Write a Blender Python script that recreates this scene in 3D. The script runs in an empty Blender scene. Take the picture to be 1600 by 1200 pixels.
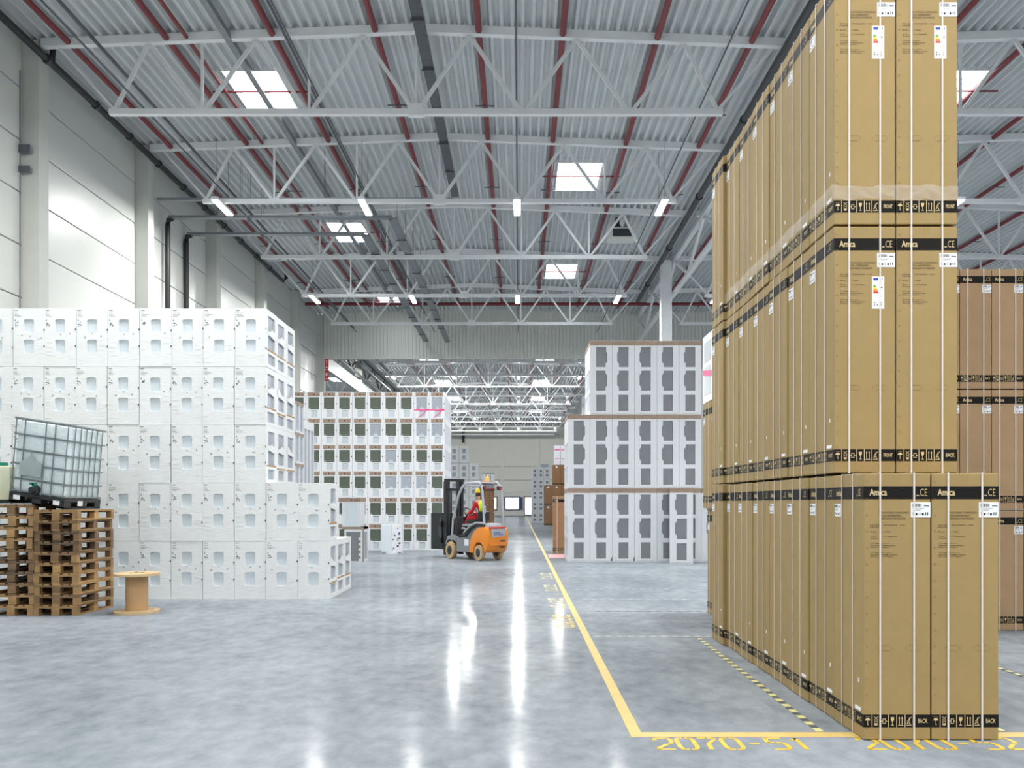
import bpy, bmesh, math, random
from mathutils import Vector, Matrix
random.seed(7)
SC = bpy.context.scene
COL = SC.collection
R = math.radians
# ---------------------------------------------------------------- camera
CAM_H, F, VPX, VPY = 1.52, 1600.0, 811.0, 786.0
cam_d = bpy.data.cameras.new('camera'); cam = bpy.data.objects.new('camera', cam_d); COL.objects.link(cam)
cam.location = (0, 0, CAM_H); cam.rotation_euler = (R(90), 0, 0)
cam_d.sensor_width = 36; cam_d.lens = 36 * F / 1600
cam_d.shift_x = (800 - VPX) / 1600; cam_d.shift_y = (VPY - 600) / 1600
cam_d.clip_end = 500
SC.camera = cam
def PX(px, Y): return (px - VPX) / F * Y
def PZ(py, Y): return CAM_H + (VPY - py) / F * Y
def GY(py): return F * CAM_H / (py - VPY)
# ---------------------------------------------------------------- world, exposure
W = bpy.data.worlds.new('world'); SC.world = W; W.use_nodes = True
bg = W.node_tree.nodes['Background']; bg.inputs[0].default_value = (0.93, 0.97, 1.0, 1); bg.inputs[1].default_value = 0.38
SC.view_settings.view_transform = 'Standard'; SC.view_settings.look = 'None'
SC.view_settings.gamma = 1; SC.view_settings.use_curve_mapping = False
SC.view_settings.exposure = 0.2
LAMP_W = 230.0
PANE_E = 7.0
# ---------------------------------------------------------------- materials
def srgb(r, g, b):
    f = lambda c: (c / 255 / 12.92) if c / 255 <= .04045 else ((c / 255 + .055) / 1.055) ** 2.4
    return (f(r), f(g), f(b), 1)
def mat(name, rgb, rough=.6, metal=0, noise=.06, nscale=6, bump=0, bscale=40, vary=0, spec=.5, stretch=None, coat=0):
    m = bpy.data.materials.new(name); m.use_nodes = True
    nt = m.node_tree; N = nt.nodes; L = nt.links; p = N['Principled BSDF']
    p.inputs['Roughness'].default_value = rough; p.inputs['Metallic'].default_value = metal
    p.inputs['Specular IOR Level'].default_value = spec; p.inputs['Coat Weight'].default_value = coat
    c = srgb(*rgb)
    tc = N.new('ShaderNodeTexCoord'); mp = N.new('ShaderNodeMapping'); L.new(tc.outputs['Object'], mp.inputs[0])
    if stretch: mp.inputs['Scale'].default_value = stretch
    nz = N.new('ShaderNodeTexNoise'); nz.inputs['Scale'].default_value = nscale; nz.inputs['Detail'].default_value = 4
    L.new(mp.outputs[0], nz.inputs[0])
    mr = N.new('ShaderNodeMapRange'); mr.inputs[1].default_value = .3; mr.inputs[2].default_value = .7
    mr.inputs[3].default_value = 1 - noise; mr.inputs[4].default_value = 1 + noise
    L.new(nz.outputs[0], mr.inputs[0])
    val = mr.outputs[0]
    if vary:
        oi = N.new('ShaderNodeObjectInfo'); m2 = N.new('ShaderNodeMapRange')
        m2.inputs[3].default_value = 1 - vary; m2.inputs[4].default_value = 1 + vary
        L.new(oi.outputs['Random'], m2.inputs[0])
        mm = N.new('ShaderNodeMath'); mm.operation = 'MULTIPLY'; L.new(val, mm.inputs[0]); L.new(m2.outputs[0], mm.inputs[1]); val = mm.outputs[0]
    vm = N.new('ShaderNodeVectorMath'); vm.operation = 'SCALE'; vm.inputs[0].default_value = c[:3]; L.new(val, vm.inputs['Scale'])
    L.new(vm.outputs[0], p.inputs['Base Color'])
    if bump:
        n2 = N.new('ShaderNodeTexNoise'); n2.inputs['Scale'].default_value = bscale; n2.inputs['Detail'].default_value = 3
        L.new(mp.outputs[0], n2.inputs[0])
        b = N.new('ShaderNodeBump'); b.inputs['Strength'].default_value = bump; b.inputs['Distance'].default_value = .01
        L.new(n2.outputs[0], b.inputs['Height']); L.new(b.outputs[0], p.inputs['Normal'])
    return m
def emit(name, rgb, s):
    m = bpy.data.materials.new(name); m.use_nodes = True
    p = m.node_tree.nodes['Principled BSDF']; c = srgb(*rgb)
    p.inputs['Base Color'].default_value = c; p.inputs['Emission Color'].default_value = c; p.inputs['Emission Strength'].default_value = s
    return m
def film(name, rgb, alpha, rough=.25):
    m = bpy.data.materials.new(name); m.use_nodes = True
    nt = m.node_tree; N = nt.nodes; L = nt.links; p = N['Principled BSDF']
    p.inputs['Base Color'].default_value = srgb(*rgb); p.inputs['Roughness'].default_value = rough
    tc = N.new('ShaderNodeTexCoord'); nz = N.new('ShaderNodeTexNoise'); nz.inputs['Scale'].default_value = 14; nz.inputs['Detail'].default_value = 5
    L.new(tc.outputs['Object'], nz.inputs[0])
    b = N.new('ShaderNodeBump'); b.inputs['Strength'].default_value = .8; b.inputs['Distance'].default_value = .03
    L.new(nz.outputs[0], b.inputs['Height']); L.new(b.outputs[0], p.inputs['Normal'])
    p.inputs['Alpha'].default_value = alpha
    return m
M = dict(
    carton=mat('tan_cardboard', (160, 136, 88), .75, noise=.05, nscale=5, bump=.06, bscale=60, vary=.04),
    carton2=mat('brown_cardboard', (172, 142, 108), .78, noise=.05, nscale=5, bump=.06, bscale=60, vary=.05),
    carton3=mat('dark_brown_cardboard', (150, 112, 80), .8, noise=.06, vary=.06),
    print_tan=mat('tan_print', (214, 190, 140), .7, noise=.02),
    ink=mat('black_ink', (24, 22, 21), .65, noise=.1, spec=.2),
    ink2=mat('faded_ink', (74, 58, 42), .7, noise=.1),
    crease=mat('cardboard_crease', (140, 112, 74), .8, noise=.1),
    strap=mat('white_plastic_strap', (222, 214, 206), .4, noise=.05, nscale=20),
    sticker=mat('white_paper_label', (240, 242, 246), .5, noise=.01),
    blue=mat('blue_print', (40, 70, 150), .5), yel=mat('yellow_print', (240, 215, 60), .5), grn=mat('green_print', (90, 170, 70), .5),
    org=mat('orange_print', (232, 140, 50), .5), red=mat('red_print', (205, 60, 50), .5),
    foam=mat('white_wrapped_foam', (230, 233, 234), .42, noise=.025, nscale=9, bump=.25, bscale=16, vary=.02, stretch=(1, 1, 3)),
    foamw=mat('white_polystyrene', (224, 227, 231), .6, noise=.02, nscale=12, vary=.02),
    pane_b=mat('pale_blue_panel', (214, 224, 230), .35, noise=.04, nscale=4, vary=.03, stretch=(14, 1, 1)),
    pane_g=mat('grey_film_panel', (160, 170, 182), .3, noise=.16, nscale=7, vary=.1),
    pane_dg=mat('dark_grey_panel', (128, 131, 136), .5, noise=.05, nscale=4, vary=.03),
    pane_gn=mat('dark_green_panel', (84, 94, 82), .35, noise=.08, nscale=5, vary=.1, stretch=(10, 1, 1)),
    pane_s=mat('silver_panel', (160, 168, 178), .3, noise=.12, nscale=8, vary=.06, stretch=(10, 1, 1)),
    pane_l=mat('light_grey_panel', (190, 200, 206), .4, noise=.06, nscale=8, vary=.05),
    cap=mat('brown_cap', (158, 138, 122), .8, noise=.12, nscale=10, vary=.06),
    clip_b=mat('brown_clip', (178, 140, 96), .7), clip_d=mat('dark_clip', (70, 74, 80), .6),
    pink=mat('pink_tape', (238, 96, 150), .5, noise=.1),
    steel=mat('white_painted_steel', (236, 239, 240), .4, noise=.03, nscale=3),
    deck=mat('galvanised_deck', (212, 217, 218), .42, metal=.2, noise=.05, nscale=1.2),
    wall=mat('white_wall_panel', (222, 224, 219), .38, noise=.02, nscale=2, bump=.12, bscale=3, stretch=(1, .05, 26)),
    clad=mat('grey_cladding', (222, 223, 216), .45, noise=.02, nscale=2),
    backw=mat('cream_wall_panel', (244, 245, 236), .5, noise=.02, nscale=2),
    column=mat('pale_concrete_column', (206, 208, 202), .7, noise=.03, nscale=3),
    redpipe=mat('red_pipe_paint', (128, 44, 50), .45, noise=.12, nscale=3),
    black=mat('black_plastic', (34, 36, 38), .45, noise=.1),
    dark=mat('dark_pipe', (58, 62, 66), .4, noise=.12, nscale=3),
    galv=mat('galvanised_tray', (140, 146, 150), .4, metal=.5, noise=.1),
    galv_d=mat('dark_tray', (96, 100, 106), .5, metal=.4, noise=.15, nscale=9),
    wire=mat('cage_wire', (128, 138, 140), .4, metal=.3, noise=.1),
    plate=mat('grey_metal_plate', (165, 178, 180), .35, metal=.5, noise=.08),
    liquid=mat('pale_cyan_liquid', (208, 238, 242), .3, noise=.03),
    shell=film('milky_plastic', (240, 250, 252), .72),
    ytank=mat('pale_yellow_plastic', (222, 224, 196), .4, noise=.03),
    valve=mat('green_valve', (20, 130, 110), .4),
    wood=[mat('pallet_wood_%d' % i, c, .8, noise=.2, nscale=5, vary=.14, bump=.2, bscale=30) for i, c in enumerate([(152, 122, 84), (124, 98, 70), (96, 80, 64), (168, 134, 88)])],
    ply=mat('drum_plywood', (206, 180, 138), .65, noise=.08, nscale=6),
    drum=mat('drum_core_board', (186, 150, 108), .6, noise=.05, nscale=4),
    orange=mat('orange_paint', (238, 140, 30), .3, noise=.03, coat=.3),
    fgrey=mat('grey_paint', (136, 142, 148), .35, noise=.05),
    fgrey2=mat('silver_paint', (176, 182, 188), .3, noise=.04),
    tyre=mat('tan_tyre', (196, 168, 128), .8, noise=.12, nscale=12),
    vest=mat('hi_vis_fabric', (214, 232, 50), .7, noise=.06), redcl=mat('red_fabric', (196, 26, 44), .8, noise=.08),
    skin=mat('skin', (206, 160, 132), .6), hair=mat('dark_hair', (60, 50, 42), .7), shoe=mat('dark_leather', (44, 40, 40), .6),
    paint=mat('yellow_floor_paint', (216, 188, 112), .5, noise=.06, nscale=5),
    paint2=mat('bright_yellow_paint', (226, 192, 70), .5, noise=.12, nscale=8),
    faint=mat('worn_yellow_paint', (188, 182, 150), .45, noise=.1, nscale=8),
    tape_y=mat('pale_yellow_tape', (226, 220, 150), .5), tape_k=mat('grey_black_tape', (88, 92, 98), .5),
    tape_w=mat('worn_tape_light', (166, 172, 174), .4), tape_g=mat('worn_tape_dark', (122, 130, 138), .4),
    redmark=mat('faded_red_tape', (222, 160, 160), .5, noise=.2, nscale=20),
    bluef=mat('navy_frame', (44, 62, 118), .4), dframe=mat('dark_frame', (60, 66, 76), .4),
    glow=emit('skylight_glow', (244, 250, 255), PANE_E), lampglow=emit('lamp_glow', (255, 255, 252), 5),
    winglow=emit('daylight_window', (246, 250, 255), .9), beacon=emit('amber_beacon', (255, 160, 30), .6),
    clear=film('clear_stretch_film', (238, 236, 230), .2, .15),
)
# floor: polished concrete, cloudy grey, glossy
def floor_mat():
    m = bpy.data.materials.new('polished_concrete'); m.use_nodes = True
    nt = m.node_tree; N = nt.nodes; L = nt.links; p = N['Principled BSDF']
    tc = N.new('ShaderNodeTexCoord'); mp = N.new('ShaderNodeMapping'); L.new(tc.outputs['Object'], mp.inputs[0]); mp.inputs['Scale'].default_value = (1, .55, 1)
    def nz(s, d=5, ro=.6):
        n = N.new('ShaderNodeTexNoise'); n.inputs['Scale'].default_value = s; n.inputs['Detail'].default_value = d; n.inputs['Roughness'].default_value = ro
        L.new(mp.outputs[0], n.inputs[0]); return n
    a = nz(.7, 8, .62); b = nz(6, 6, .65)
    mx = N.new('ShaderNodeMix'); mx.data_type = 'FLOAT'; mx.inputs[0].default_value = .45
    L.new(a.outputs[0], mx.inputs[2]); L.new(b.outputs[0], mx.inputs[3])
    cr = N.new('ShaderNodeValToRGB'); e = cr.color_ramp.elements
    e[0].position = .36; e[0].color = srgb(119, 127, 135); e[1].position = .64; e[1].color = srgb(160, 167, 173)
    L.new(mx.outputs[0], cr.inputs[0]); L.new(cr.outputs[0], p.inputs['Base Color'])
    r = N.new('ShaderNodeMapRange'); r.inputs[1].default_value = .3; r.inputs[2].default_value = .7; r.inputs[3].default_value = .1; r.inputs[4].default_value = .17
    L.new(mx.outputs[0], r.inputs[0]); L.new(r.outputs[0], p.inputs['Roughness'])
    p.inputs['Specular IOR Level'].default_value = .5
    bp = N.new('ShaderNodeBump'); bp.inputs['Strength'].default_value = .025; bp.inputs['Distance'].default_value = .01
    L.new(b.outputs[0], bp.inputs['Height']); L.new(bp.outputs[0], p.inputs['Normal'])
    # sealed, traffic-polished aisle; duller sealer on the storage bays and toward the left wall
    df = N.new('ShaderNodeBsdfDiffuse'); L.new(cr.outputs[0], df.inputs['Color']); L.new(bp.outputs[0], df.inputs['Normal'])
    sx = N.new('ShaderNodeSeparateXYZ'); L.new(tc.outputs['Object'], sx.inputs[0])
    def ramp(x0, x1, y0, y1):
        q = N.new('ShaderNodeMapRange'); q.interpolation_type = 'SMOOTHSTEP'
        for i, v in enumerate((x0, x1, y0, y1)): q.inputs[i + 1].default_value = v
        L.new(sx.outputs[0], q.inputs[0]); return q.outputs[0]
    def math_(op, x, y):
        q = N.new('ShaderNodeMath'); q.operation = op
        for i, v in enumerate((x, y)):
            if isinstance(v, float): q.inputs[i].default_value = v
            else: L.new(v, q.inputs[i])
        return q.outputs[0]
    w = math_('MULTIPLY', ramp(-6.0, -2.5, .0, 1.0), ramp(.5, 1.3, 1.0, .0))
    w = math_('ADD', math_('MULTIPLY', w, .18), .12)
    w = math_('MULTIPLY', w, math_('ADD', mx.outputs[0], .5))
    ms = N.new('ShaderNodeMixShader'); L.new(w, ms.inputs[0]); L.new(df.outputs[0], ms.inputs[1]); L.new(p.outputs[0], ms.inputs[2])
    L.new(ms.outputs[0], N['Material Output'].inputs['Surface'])
    return m
M['floor'] = floor_mat()
# ---------------------------------------------------------------- mesh builder
_tc = {}
def text2d(s, size, bold=0):
    key = (s, bold)
    if key not in _tc:
        cu = bpy.data.curves.new('t', 'FONT'); cu.body = s; cu.size = 1; cu.offset = bold; cu.resolution_u = 2
        ob = bpy.data.objects.new('t', cu); COL.objects.link(ob)
        me = bpy.data.meshes.new_from_object(ob.evaluated_get(bpy.context.evaluated_depsgraph_get()))
        v = [(q.co.x, q.co.y) for q in me.vertices]; f = [tuple(q.vertices) for q in me.polygons]
        x0 = min(q[0] for q in v); x1 = max(q[0] for q in v); y0 = min(q[1] for q in v); y1 = max(q[1] for q in v)
        _tc[key] = ([((a - x0) / (x1 - x0), (b - y0) / (y1 - y0)) for a, b in v], f)
        bpy.data.objects.remove(ob); bpy.data.curves.remove(cu); bpy.data.meshes.remove(me)
    return _tc[key]
class MB:
    def __init__(s): s.v = []; s.f = []
    def add(s, vs, fs):
        n = len(s.v); s.v += [tuple(q) for q in vs]; s.f += [tuple(i + n for i in q) for q in fs]; return s
    def box(s, x0, x1, y0, y1, z0, z1):
        return s.add([(x, y, z) for z in (z0, z1) for y in (y0, y1) for x in (x0, x1)],
                     [(0, 2, 3, 1), (4, 5, 7, 6), (0, 1, 5, 4), (2, 6, 7, 3), (0, 4, 6, 2), (1, 3, 7, 5)])
    def bar(s, p, q, w, h=None, up=(0, 0, 1)):
        h = h or w; p = Vector(p); q = Vector(q); d = (q - p).normalized(); u = Vector(up)
        if abs(d.dot(u)) > .98: u = Vector((0, 1, 0))
        a = d.cross(u).normalized(); b = a.cross(d).normalized()
        vs = [c + a * (i * w / 2) + b * (j * h / 2) for c in (p, q) for i, j in ((-1, -1), (1, -1), (1, 1), (-1, 1))]
        return s.add(vs, [(0, 1, 2, 3), (7, 6, 5, 4), (0, 4, 5, 1), (1, 5, 6, 2), (2, 6, 7, 3), (3, 7, 4, 0)])
    def tube(s, pts, r, n=10, cap=True):
        pts = [Vector(p) for p in pts]; vs = []; fs = []
        for i, p in enumerate(pts):
            d = (pts[min(i + 1, len(pts) - 1)] - pts[max(i - 1, 0)]).normalized()
            u = Vector((0, 0, 1)) if abs(d.z) < .9 else Vector((0, 1, 0))
            a = d.cross(u).normalized(); b = a.cross(d).normalized()
            rr = r[i] if isinstance(r, (list, tuple)) else r
            vs += [p + (a * math.cos(t) + b * math.sin(t)) * rr for t in [2 * math.pi * k / n for k in range(n)]]
        for i in range(len(pts) - 1):
            fs += [(i * n + k, i * n + (k + 1) % n, (i + 1) * n + (k + 1) % n, (i + 1) * n + k) for k in range(n)]
        if cap: fs += [tuple(range(n - 1, -1, -1)), tuple((len(pts) - 1) * n + k for k in range(n))]
        return s.add(vs, fs)
    def lathe(s, prof, n=24, c=(0, 0, 0), axis='z', sx=1):
        vs = []; fs = []; m = len(prof)
        for k in range(n):
            t = 2 * math.pi * k / n
            for r, z in prof:
                q = (r * math.cos(t) * sx, r * math.sin(t), z)
                if axis == 'x': q = (q[2], q[0], q[1])
                if axis == 'y': q = (q[0], q[2], q[1])
                vs.append((q[0] + c[0], q[1] + c[1], q[2] + c[2]))
        for k in range(n):
            fs += [(k * m + i, ((k + 1) % n) * m + i, ((k + 1) % n) * m + i + 1, k * m + i + 1) for i in range(m - 1)]
        return s.add(vs, fs)
    def prism(s, poly, x0, x1, mp=None):     # polygon in (a,b) swept along the first axis
        mp = mp or (lambda x, a, b: (x, a, b)); n = len(poly)
        return s.add([mp(x, a, b) for x in (x0, x1) for a, b in poly],
                     [tuple(range(n)), tuple(range(2 * n - 1, n - 1, -1))] + [(i, i + n, (i + 1) % n + n, (i + 1) % n) for i in range(n)])
    def flat(s, pts, mp, o=0): return s.add([mp(u, v, o) for u, v in pts], [tuple(range(len(pts)))])
    def rect(s, u0, u1, v0, v1, mp, o=0): return s.flat([(u0, v0), (u1, v0), (u1, v1), (u0, v1)], mp, o)
    def slab(s, u0, u1, v0, v1, mp, o0, o1):
        vs = [mp(u, v, o) for o in (o0, o1) for u, v in ((u0, v0), (u1, v0), (u1, v1), (u0, v1))]
        return s.add(vs, [(3, 2, 1, 0), (4, 5, 6, 7), (0, 1, 5, 4), (1, 2, 6, 5), (2, 3, 7, 6), (3, 0, 4, 7)])
    def text(s, t, u0, u1, v0, v1, mp, o=0, bold=.0):
        vs, fs = text2d(t, 1, bold)
        return s.add([mp(u0 + a * (u1 - u0), v0 + b * (v1 - v0), o) for a, b in vs], fs)
    def xf(s, fn): s.v = [tuple(fn(*q)) for q in s.v]; return s
    def mesh(s, name, m, smooth=False, bevel=0, fixn=True):
        me = bpy.data.meshes.new(name); me.from_pydata(s.v, [], s.f); me.materials.append(M[m] if isinstance(m, str) else m)
        if fixn or bevel:
            bm = bmesh.new(); bm.from_mesh(me)
            if bevel:
                bmesh.ops.remove_doubles(bm, verts=bm.verts, dist=1e-5)
                bmesh.ops.recalc_face_normals(bm, faces=bm.faces)
                bmesh.ops.bevel(bm, geom=[e for e in bm.edges if e.is_manifold and e.calc_face_angle(0) > .3], offset=bevel, segments=2, profile=.6, affect='EDGES', clamp_overlap=True)
            else: bmesh.ops.recalc_face_normals(bm, faces=bm.faces)
            bm.to_mesh(me); bm.free()
        if smooth:
            for p in me.polygons: p.use_smooth = True
            try: me.set_sharp_from_angle(angle=R(40))
            except Exception: pass
        return me
    def obj(s, name, m, parent=None, **k): return ob(name, s.mesh(name, m, **k), parent)
def ob(name, me, parent=None, loc=None):
    o = bpy.data.objects.new(name, me); COL.objects.link(o)
    if parent: o.parent = parent
    if loc: o.location = loc
    return o
def tag(o, label, cat, group=None, kind=None):
    o['label'] = label; o['category'] = cat
    if group: o['group'] = group
    if kind: o['kind'] = kind
    return o
def thing(name, label, cat, loc=(0, 0, 0), rz=0, group=None):
    o = bpy.data.objects.new(name, None); COL.objects.link(o); o.empty_display_size = .1
    o.location = loc; o.rotation_euler = (0, 0, rz); return tag(o, label, cat, group)
def struct(o): o['kind'] = 'structure'; return o
def spawn(kit, name, label, cat, loc, rz=0, group=None):
    root = thing(name, label, cat, loc, rz, group); made = []
    for nm, me, par in kit:
        made.append(ob(nm, me, root if par is None else made[par]))
    return root
ORD = ['first', 'second', 'third', 'fourth', 'fifth', 'sixth', 'seventh', 'eighth', 'ninth', 'tenth', 'eleventh', 'twelfth']
# ---------------------------------------------------------------- the hall
HW, HR, HX = -9.9, 5.5, -2.05          # left wall, girder line, ridge of the main bay
TR = [20.4 + 6 * i for i in range(-5, 5)]
YD, YB = 50.2, 124.0                    # dividing wall, back wall
def deck_z(x, xc): return 11.05 - .04 * abs(x - xc)
struct(MB().box(-30, 26, -14, YB + .5, -.2, 0).obj('floor', 'floor'))['label'] = 'polished grey concrete floor'
ceil = struct(bpy.data.objects.new('ceiling', None)); COL.objects.link(ceil); ceil['label'] = 'ribbed metal roof deck'
SKY = [(-5.91, 22.2), (-5.91, 34.2), (-5.91, 10.2), (-5.91, 46.0), (1.65, 4.2), (1.65, 16.2 - .0), (1.65, 28.2), (1.65, 40.2), (1.65, 65), (1.65, 78), (1.65, 90), (1.65, 103), (-5.91, 65), (-5.91, 78), (-5.91, 90),
       (-5.91, 103), (9.6, 22.2), (9.6, 34.2), (9.6, 10.2), (-13.7, 76.5), (-13.7, 65)]
SKY = [s for s in SKY if s not in [(1.65, 16.2)]]
SW, SL = 1.26, 2.5
def deck(xa, xb, xc, ya, yb):
    mb = MB(); p = .21; n = int(round((xb - xa) / p)); p = (xb - xa) / n; hh = .1
    for i in range(n):
        x = xa + i * p; z = deck_z(x + p / 2, xc)
        cuts = sorted([(y, y + SL) for sx, y in SKY if abs(x + p / 2 - sx) < SW / 2 and ya < y < yb]); y = ya; segs = []
        for c0, c1 in cuts: segs.append((y, c0)); y = c1
        segs.append((y, yb))
        for s0, s1 in segs:
            pr = [(0, 0), (.28 * p, 0), (.5 * p, hh), (.78 * p, hh), (p, 0)]
            vs = [(x + a, yy, z + b) for yy in (s0, s1) for a, b in pr]
            mb.add(vs, [(k, k + 1, k + 6, k + 5) for k in range(4)])
    return mb.obj('roof_sheet', 'deck', ceil, fixn=False)
for xa, xb, xc, ya, yb in [(HW - .1, HX, HX, -10, YD), (HX, HR, HX, -10, YD), (HR, 13.05, 13.05, -10, YD), (13.05, 20.6, 13.05, -10, YD),
                           (HW, HX, HX, YD, YB), (HX, HR, HX, YD, YB), (HR, 13.05, 13.05, YD, YB), (-17.45, HW, -17.45, YD, YB), (-25, -17.45, -17.45, YD, YB)]:
    deck(xa, xb, xc, ya, yb)
# trusses -----------------------------------------------------------
def truss_kit(full=True):
    k = []; h = 7.45; nz = 9.3
    for s in (-1, 1):
        k.append(('top_chord', MB().bar((0, 0, 11.05 - .085), (s * h, 0, 11.05 - .085 - .04 * h), .16, .16).mesh('top_chord', 'steel'), None))
    k.append(('bottom_chord', MB().box(-6.1, 6.1, -.07, .07, nz - .055, nz + .055).mesh('bottom_chord', 'steel'), None))
    zt = lambda x: 11.05 - .2 - .04 * abs(x)
    for i in range(-2, 3):
        x = i * 2.13
        k.append(('vertical', MB().bar((x, 0, nz), (x, 0, zt(x)), .05).mesh('vertical', 'steel'), None))
        for s in (-1, 1):
            k.append(('diagonal', MB().bar((x + s * .06, 0, nz + .05), (x + s * 1.04, 0, zt(x + s)), .07).mesh('diagonal', 'steel'), None))
    for s in (-1, 1):
        k.append(('diagonal', MB().bar((s * 6.0, 0, nz + .05), (s * 5.35, 0, zt(5.35)), .07).mesh('diagonal', 'steel'), None))
        k.append(('diagonal', MB().bar((s * 6.0, 0, nz + .05), (s * 7.1, 0, zt(7.1)), .05).mesh('diagonal', 'steel'), None))
    k.append(('gusset_plate', MB().box(-.16, .16, -.08, .08, nz - .08, nz + .16).mesh('gusset_plate', 'steel'), None))
    return k
TK = truss_kit()
for i, y in enumerate(TR):
    if y < 2: continue
    o = spawn(TK, 'roof_truss', 'white steel roof truss over the near hall, %s from the dividing wall' % ORD[len(TR) - 1 - i], 'roof truss', (HX, y, 0), 0, 'near hall trusses')
    if y > 13: spawn(TK, 'roof_truss', 'white steel roof truss right of the carton tower, %s from dividing wall' % ORD[len(TR) - 1 - i], 'roof truss', (13.05, y, 0), 0, 'neighbouring bay trusses')
for i in range(11):
    y = 56.4 + 6 * i
    spawn(TK, 'roof_truss', 'white steel truss of the far hall, %s beyond the dividing wall' % ORD[i], 'roof truss', (HX, y, 0), 0, 'far hall trusses')
    if i in (1, 3, 5): spawn(TK, 'roof_truss', 'white truss in the far left bay, %s one, seen past the column' % ORD[(i - 1) // 2], 'roof truss', (-17.5, y, 0), 0, 'far left bay trusses')
# left wall panels, columns ------------------------------------------
wl = struct(bpy.data.objects.new('wall_left', None)); COL.objects.link(wl); wl['label'] = 'white horizontal sandwich panel wall'
pm = MB().box(-.08, 0, .012, 5.988, .012, 1.028).mesh('wall_panel', 'wall', bevel=.012)
MB().box(HW - .2, HW - .075, -9.6, YD, 0, 11).obj('wall_core', 'clad', wl)
for y in [TR[0] + 6 * i for i in range(10)]:
    for r in range(10): ob('wall_panel', pm, wl, (HW, y, .41 + 1.04 * r))
for y in TR + [YD]:
    o = MB().box(HW - .02, HW + .34, y, y + .42, 0, 10.75).obj('wall_column', 'column', bevel=.012); struct(o); o['label'] = 'pale column along the left wall'
# dividing wall ------------------------------------------------------
wd = struct(bpy.data.objects.new('wall_dividing', None)); COL.objects.link(wd); wd['label'] = 'grey ribbed cladding above the opening'
def clad_panel(wd_, z0, z1):
    mb = MB(); n = 4; p = wd_ / n
    for i in range(n):
        x = i * p
        mb.box(x + .02, x + p - .02, -.035, .03, z0, z1)
    mb.box(0, wd_, 0, .05, z0, z1)
    return mb.mesh('cladding_panel', 'clad')
cz0 = PZ(559, YD)
cp = clad_panel(.7, cz0, 11.0)
for i in range(44): ob('cladding_panel', cp, wd, (HW + .32 + i * .7, YD, 0))
MB().box(HW + .3, 20.6, YD - .04, YD + .2, cz0 - .06, cz0).obj('edge_trim', 'clad', wd)
# right girder line -----------------------------------------------------
for y in (26.4, 38.4, 62.4, 74.4, 86.4):
    o = MB().box(HR - .2, HR + .2, y - .2, y + .2, 0, 10.6).obj('bay_column', 'steel', bevel=.012); struct(o); o['label'] = 'white column between two bays'
def girder(x, ya, yb, m, label, n):
    g = thing('lattice_girder', label, 'girder', (x, 0, 0))
    MB().box(-.08, .08, ya, yb, 10.5, 10.66).obj('top_chord', m, g); MB().box(-.07, .07, ya, yb, 9.3, 9.42).obj('bottom_chord', m, g)
    st = (yb - ya) / n
    for i in range(n):
        y = ya + i * st
        MB().bar((0, y, 10.5), (0, y + st / 2, 9.4), .09).obj('diagonal', m, g); MB().bar((0, y + st / 2, 9.4), (0, y + st, 10.5), .09).obj('diagonal', m, g)
girder(HR + .3, 8.4, YD - .2, 'steel', 'white lattice girder along the bay line above the carton tower', 7)
girder(-9.8, YD + .5, YB - .5, 'dark', 'dark zigzag lattice girder beyond the dividing wall, over pale fascia', 12)
o = MB().box(-10.2, -10.0, YD + .4, YB, 8.5, 9.2).obj('fascia_beam', 'wall'); tag(o, 'deep pale fascia beam running back beyond the red sign', 'beam')
for y in (64.5, 78.5, 92.5):
    o = MB().box(-10.35, -9.95, y, y + .4, 0, 10.4).obj('bay_column', 'column', bevel=.012); struct(o); o['label'] = 'pale column beyond the dividing wall'
# back wall ------------------------------------------------------------
wb = struct(bpy.data.objects.new('wall_back', None)); COL.objects.link(wb); wb['label'] = 'cream panel wall at the far end of the hall'
MB().box(-26, 21, YB + .1, YB + .3, 0, 11.1).obj('wall_core', 'clad', wb)
bp_ = MB().box(.03, 4.23, 0, .12, .02, 1.43).mesh('wall_panel', 'backw')
for i in range(-3, 3):
    for r in range(8):
        x = PX(785, YB) + i * 4.26
        if r < 2 and i in (-1, 0): continue
        ob('wall_panel', bp_, wb, (x, YB - .02, r * 1.4))
for i in range(-3, 4):
    MB().box(-.2, .2, -.3, .1, 0, 11).obj('wall_post', 'backw', wb).location = (PX(785, YB) + i * 4.26, YB, 0)
for z in (4.3, 5.9): MB().box(-14, 10, YB - .2, YB - .02, z, z + .14).obj('wall_rail', 'clad', wb)
def win(n, x0, x1, z0, z1, np_, fr='bluef', fw=.1):
    w = struct(bpy.data.objects.new(n, None)); COL.objects.link(w)
    f = MB(); y0, y1 = YB - .12, YB + .1
    f.box(x0 - fw, x0, y0, y1, z0, z1); f.box(x1, x1 + fw, y0, y1, z0, z1); f.box(x0 - fw, x1 + fw, y0, y1, z1, z1 + fw); f.box(x0 - fw, x1 + fw, y0, y1, max(0, z0 - fw), z0)
    f.obj('window_frame', fr, w); s = (x1 - x0) / np_
    for k in range(np_):
        MB().box(x0 + k * s + .04, x0 + (k + 1) * s - .04, YB - .02, YB + .02, z0, z1).obj('pane', 'winglow', w)
    return w
win('window_1', PX(789.5, YB), PX(811, YB), PZ(796, YB), PZ(777.5, YB), 2)['label'] = 'bright two-pane window in the back wall'
win('door_1', PX(820, YB), PX(832, YB), .12, PZ(777, YB), 1, 'dframe')['label'] = 'bright glazed door in the back wall'
win('window_2', PX(770, YB), PX(776, YB), PZ(796, YB), PZ(777.5, YB), 1, 'dframe')['label'] = 'narrow bright window behind the forklift'
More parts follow.
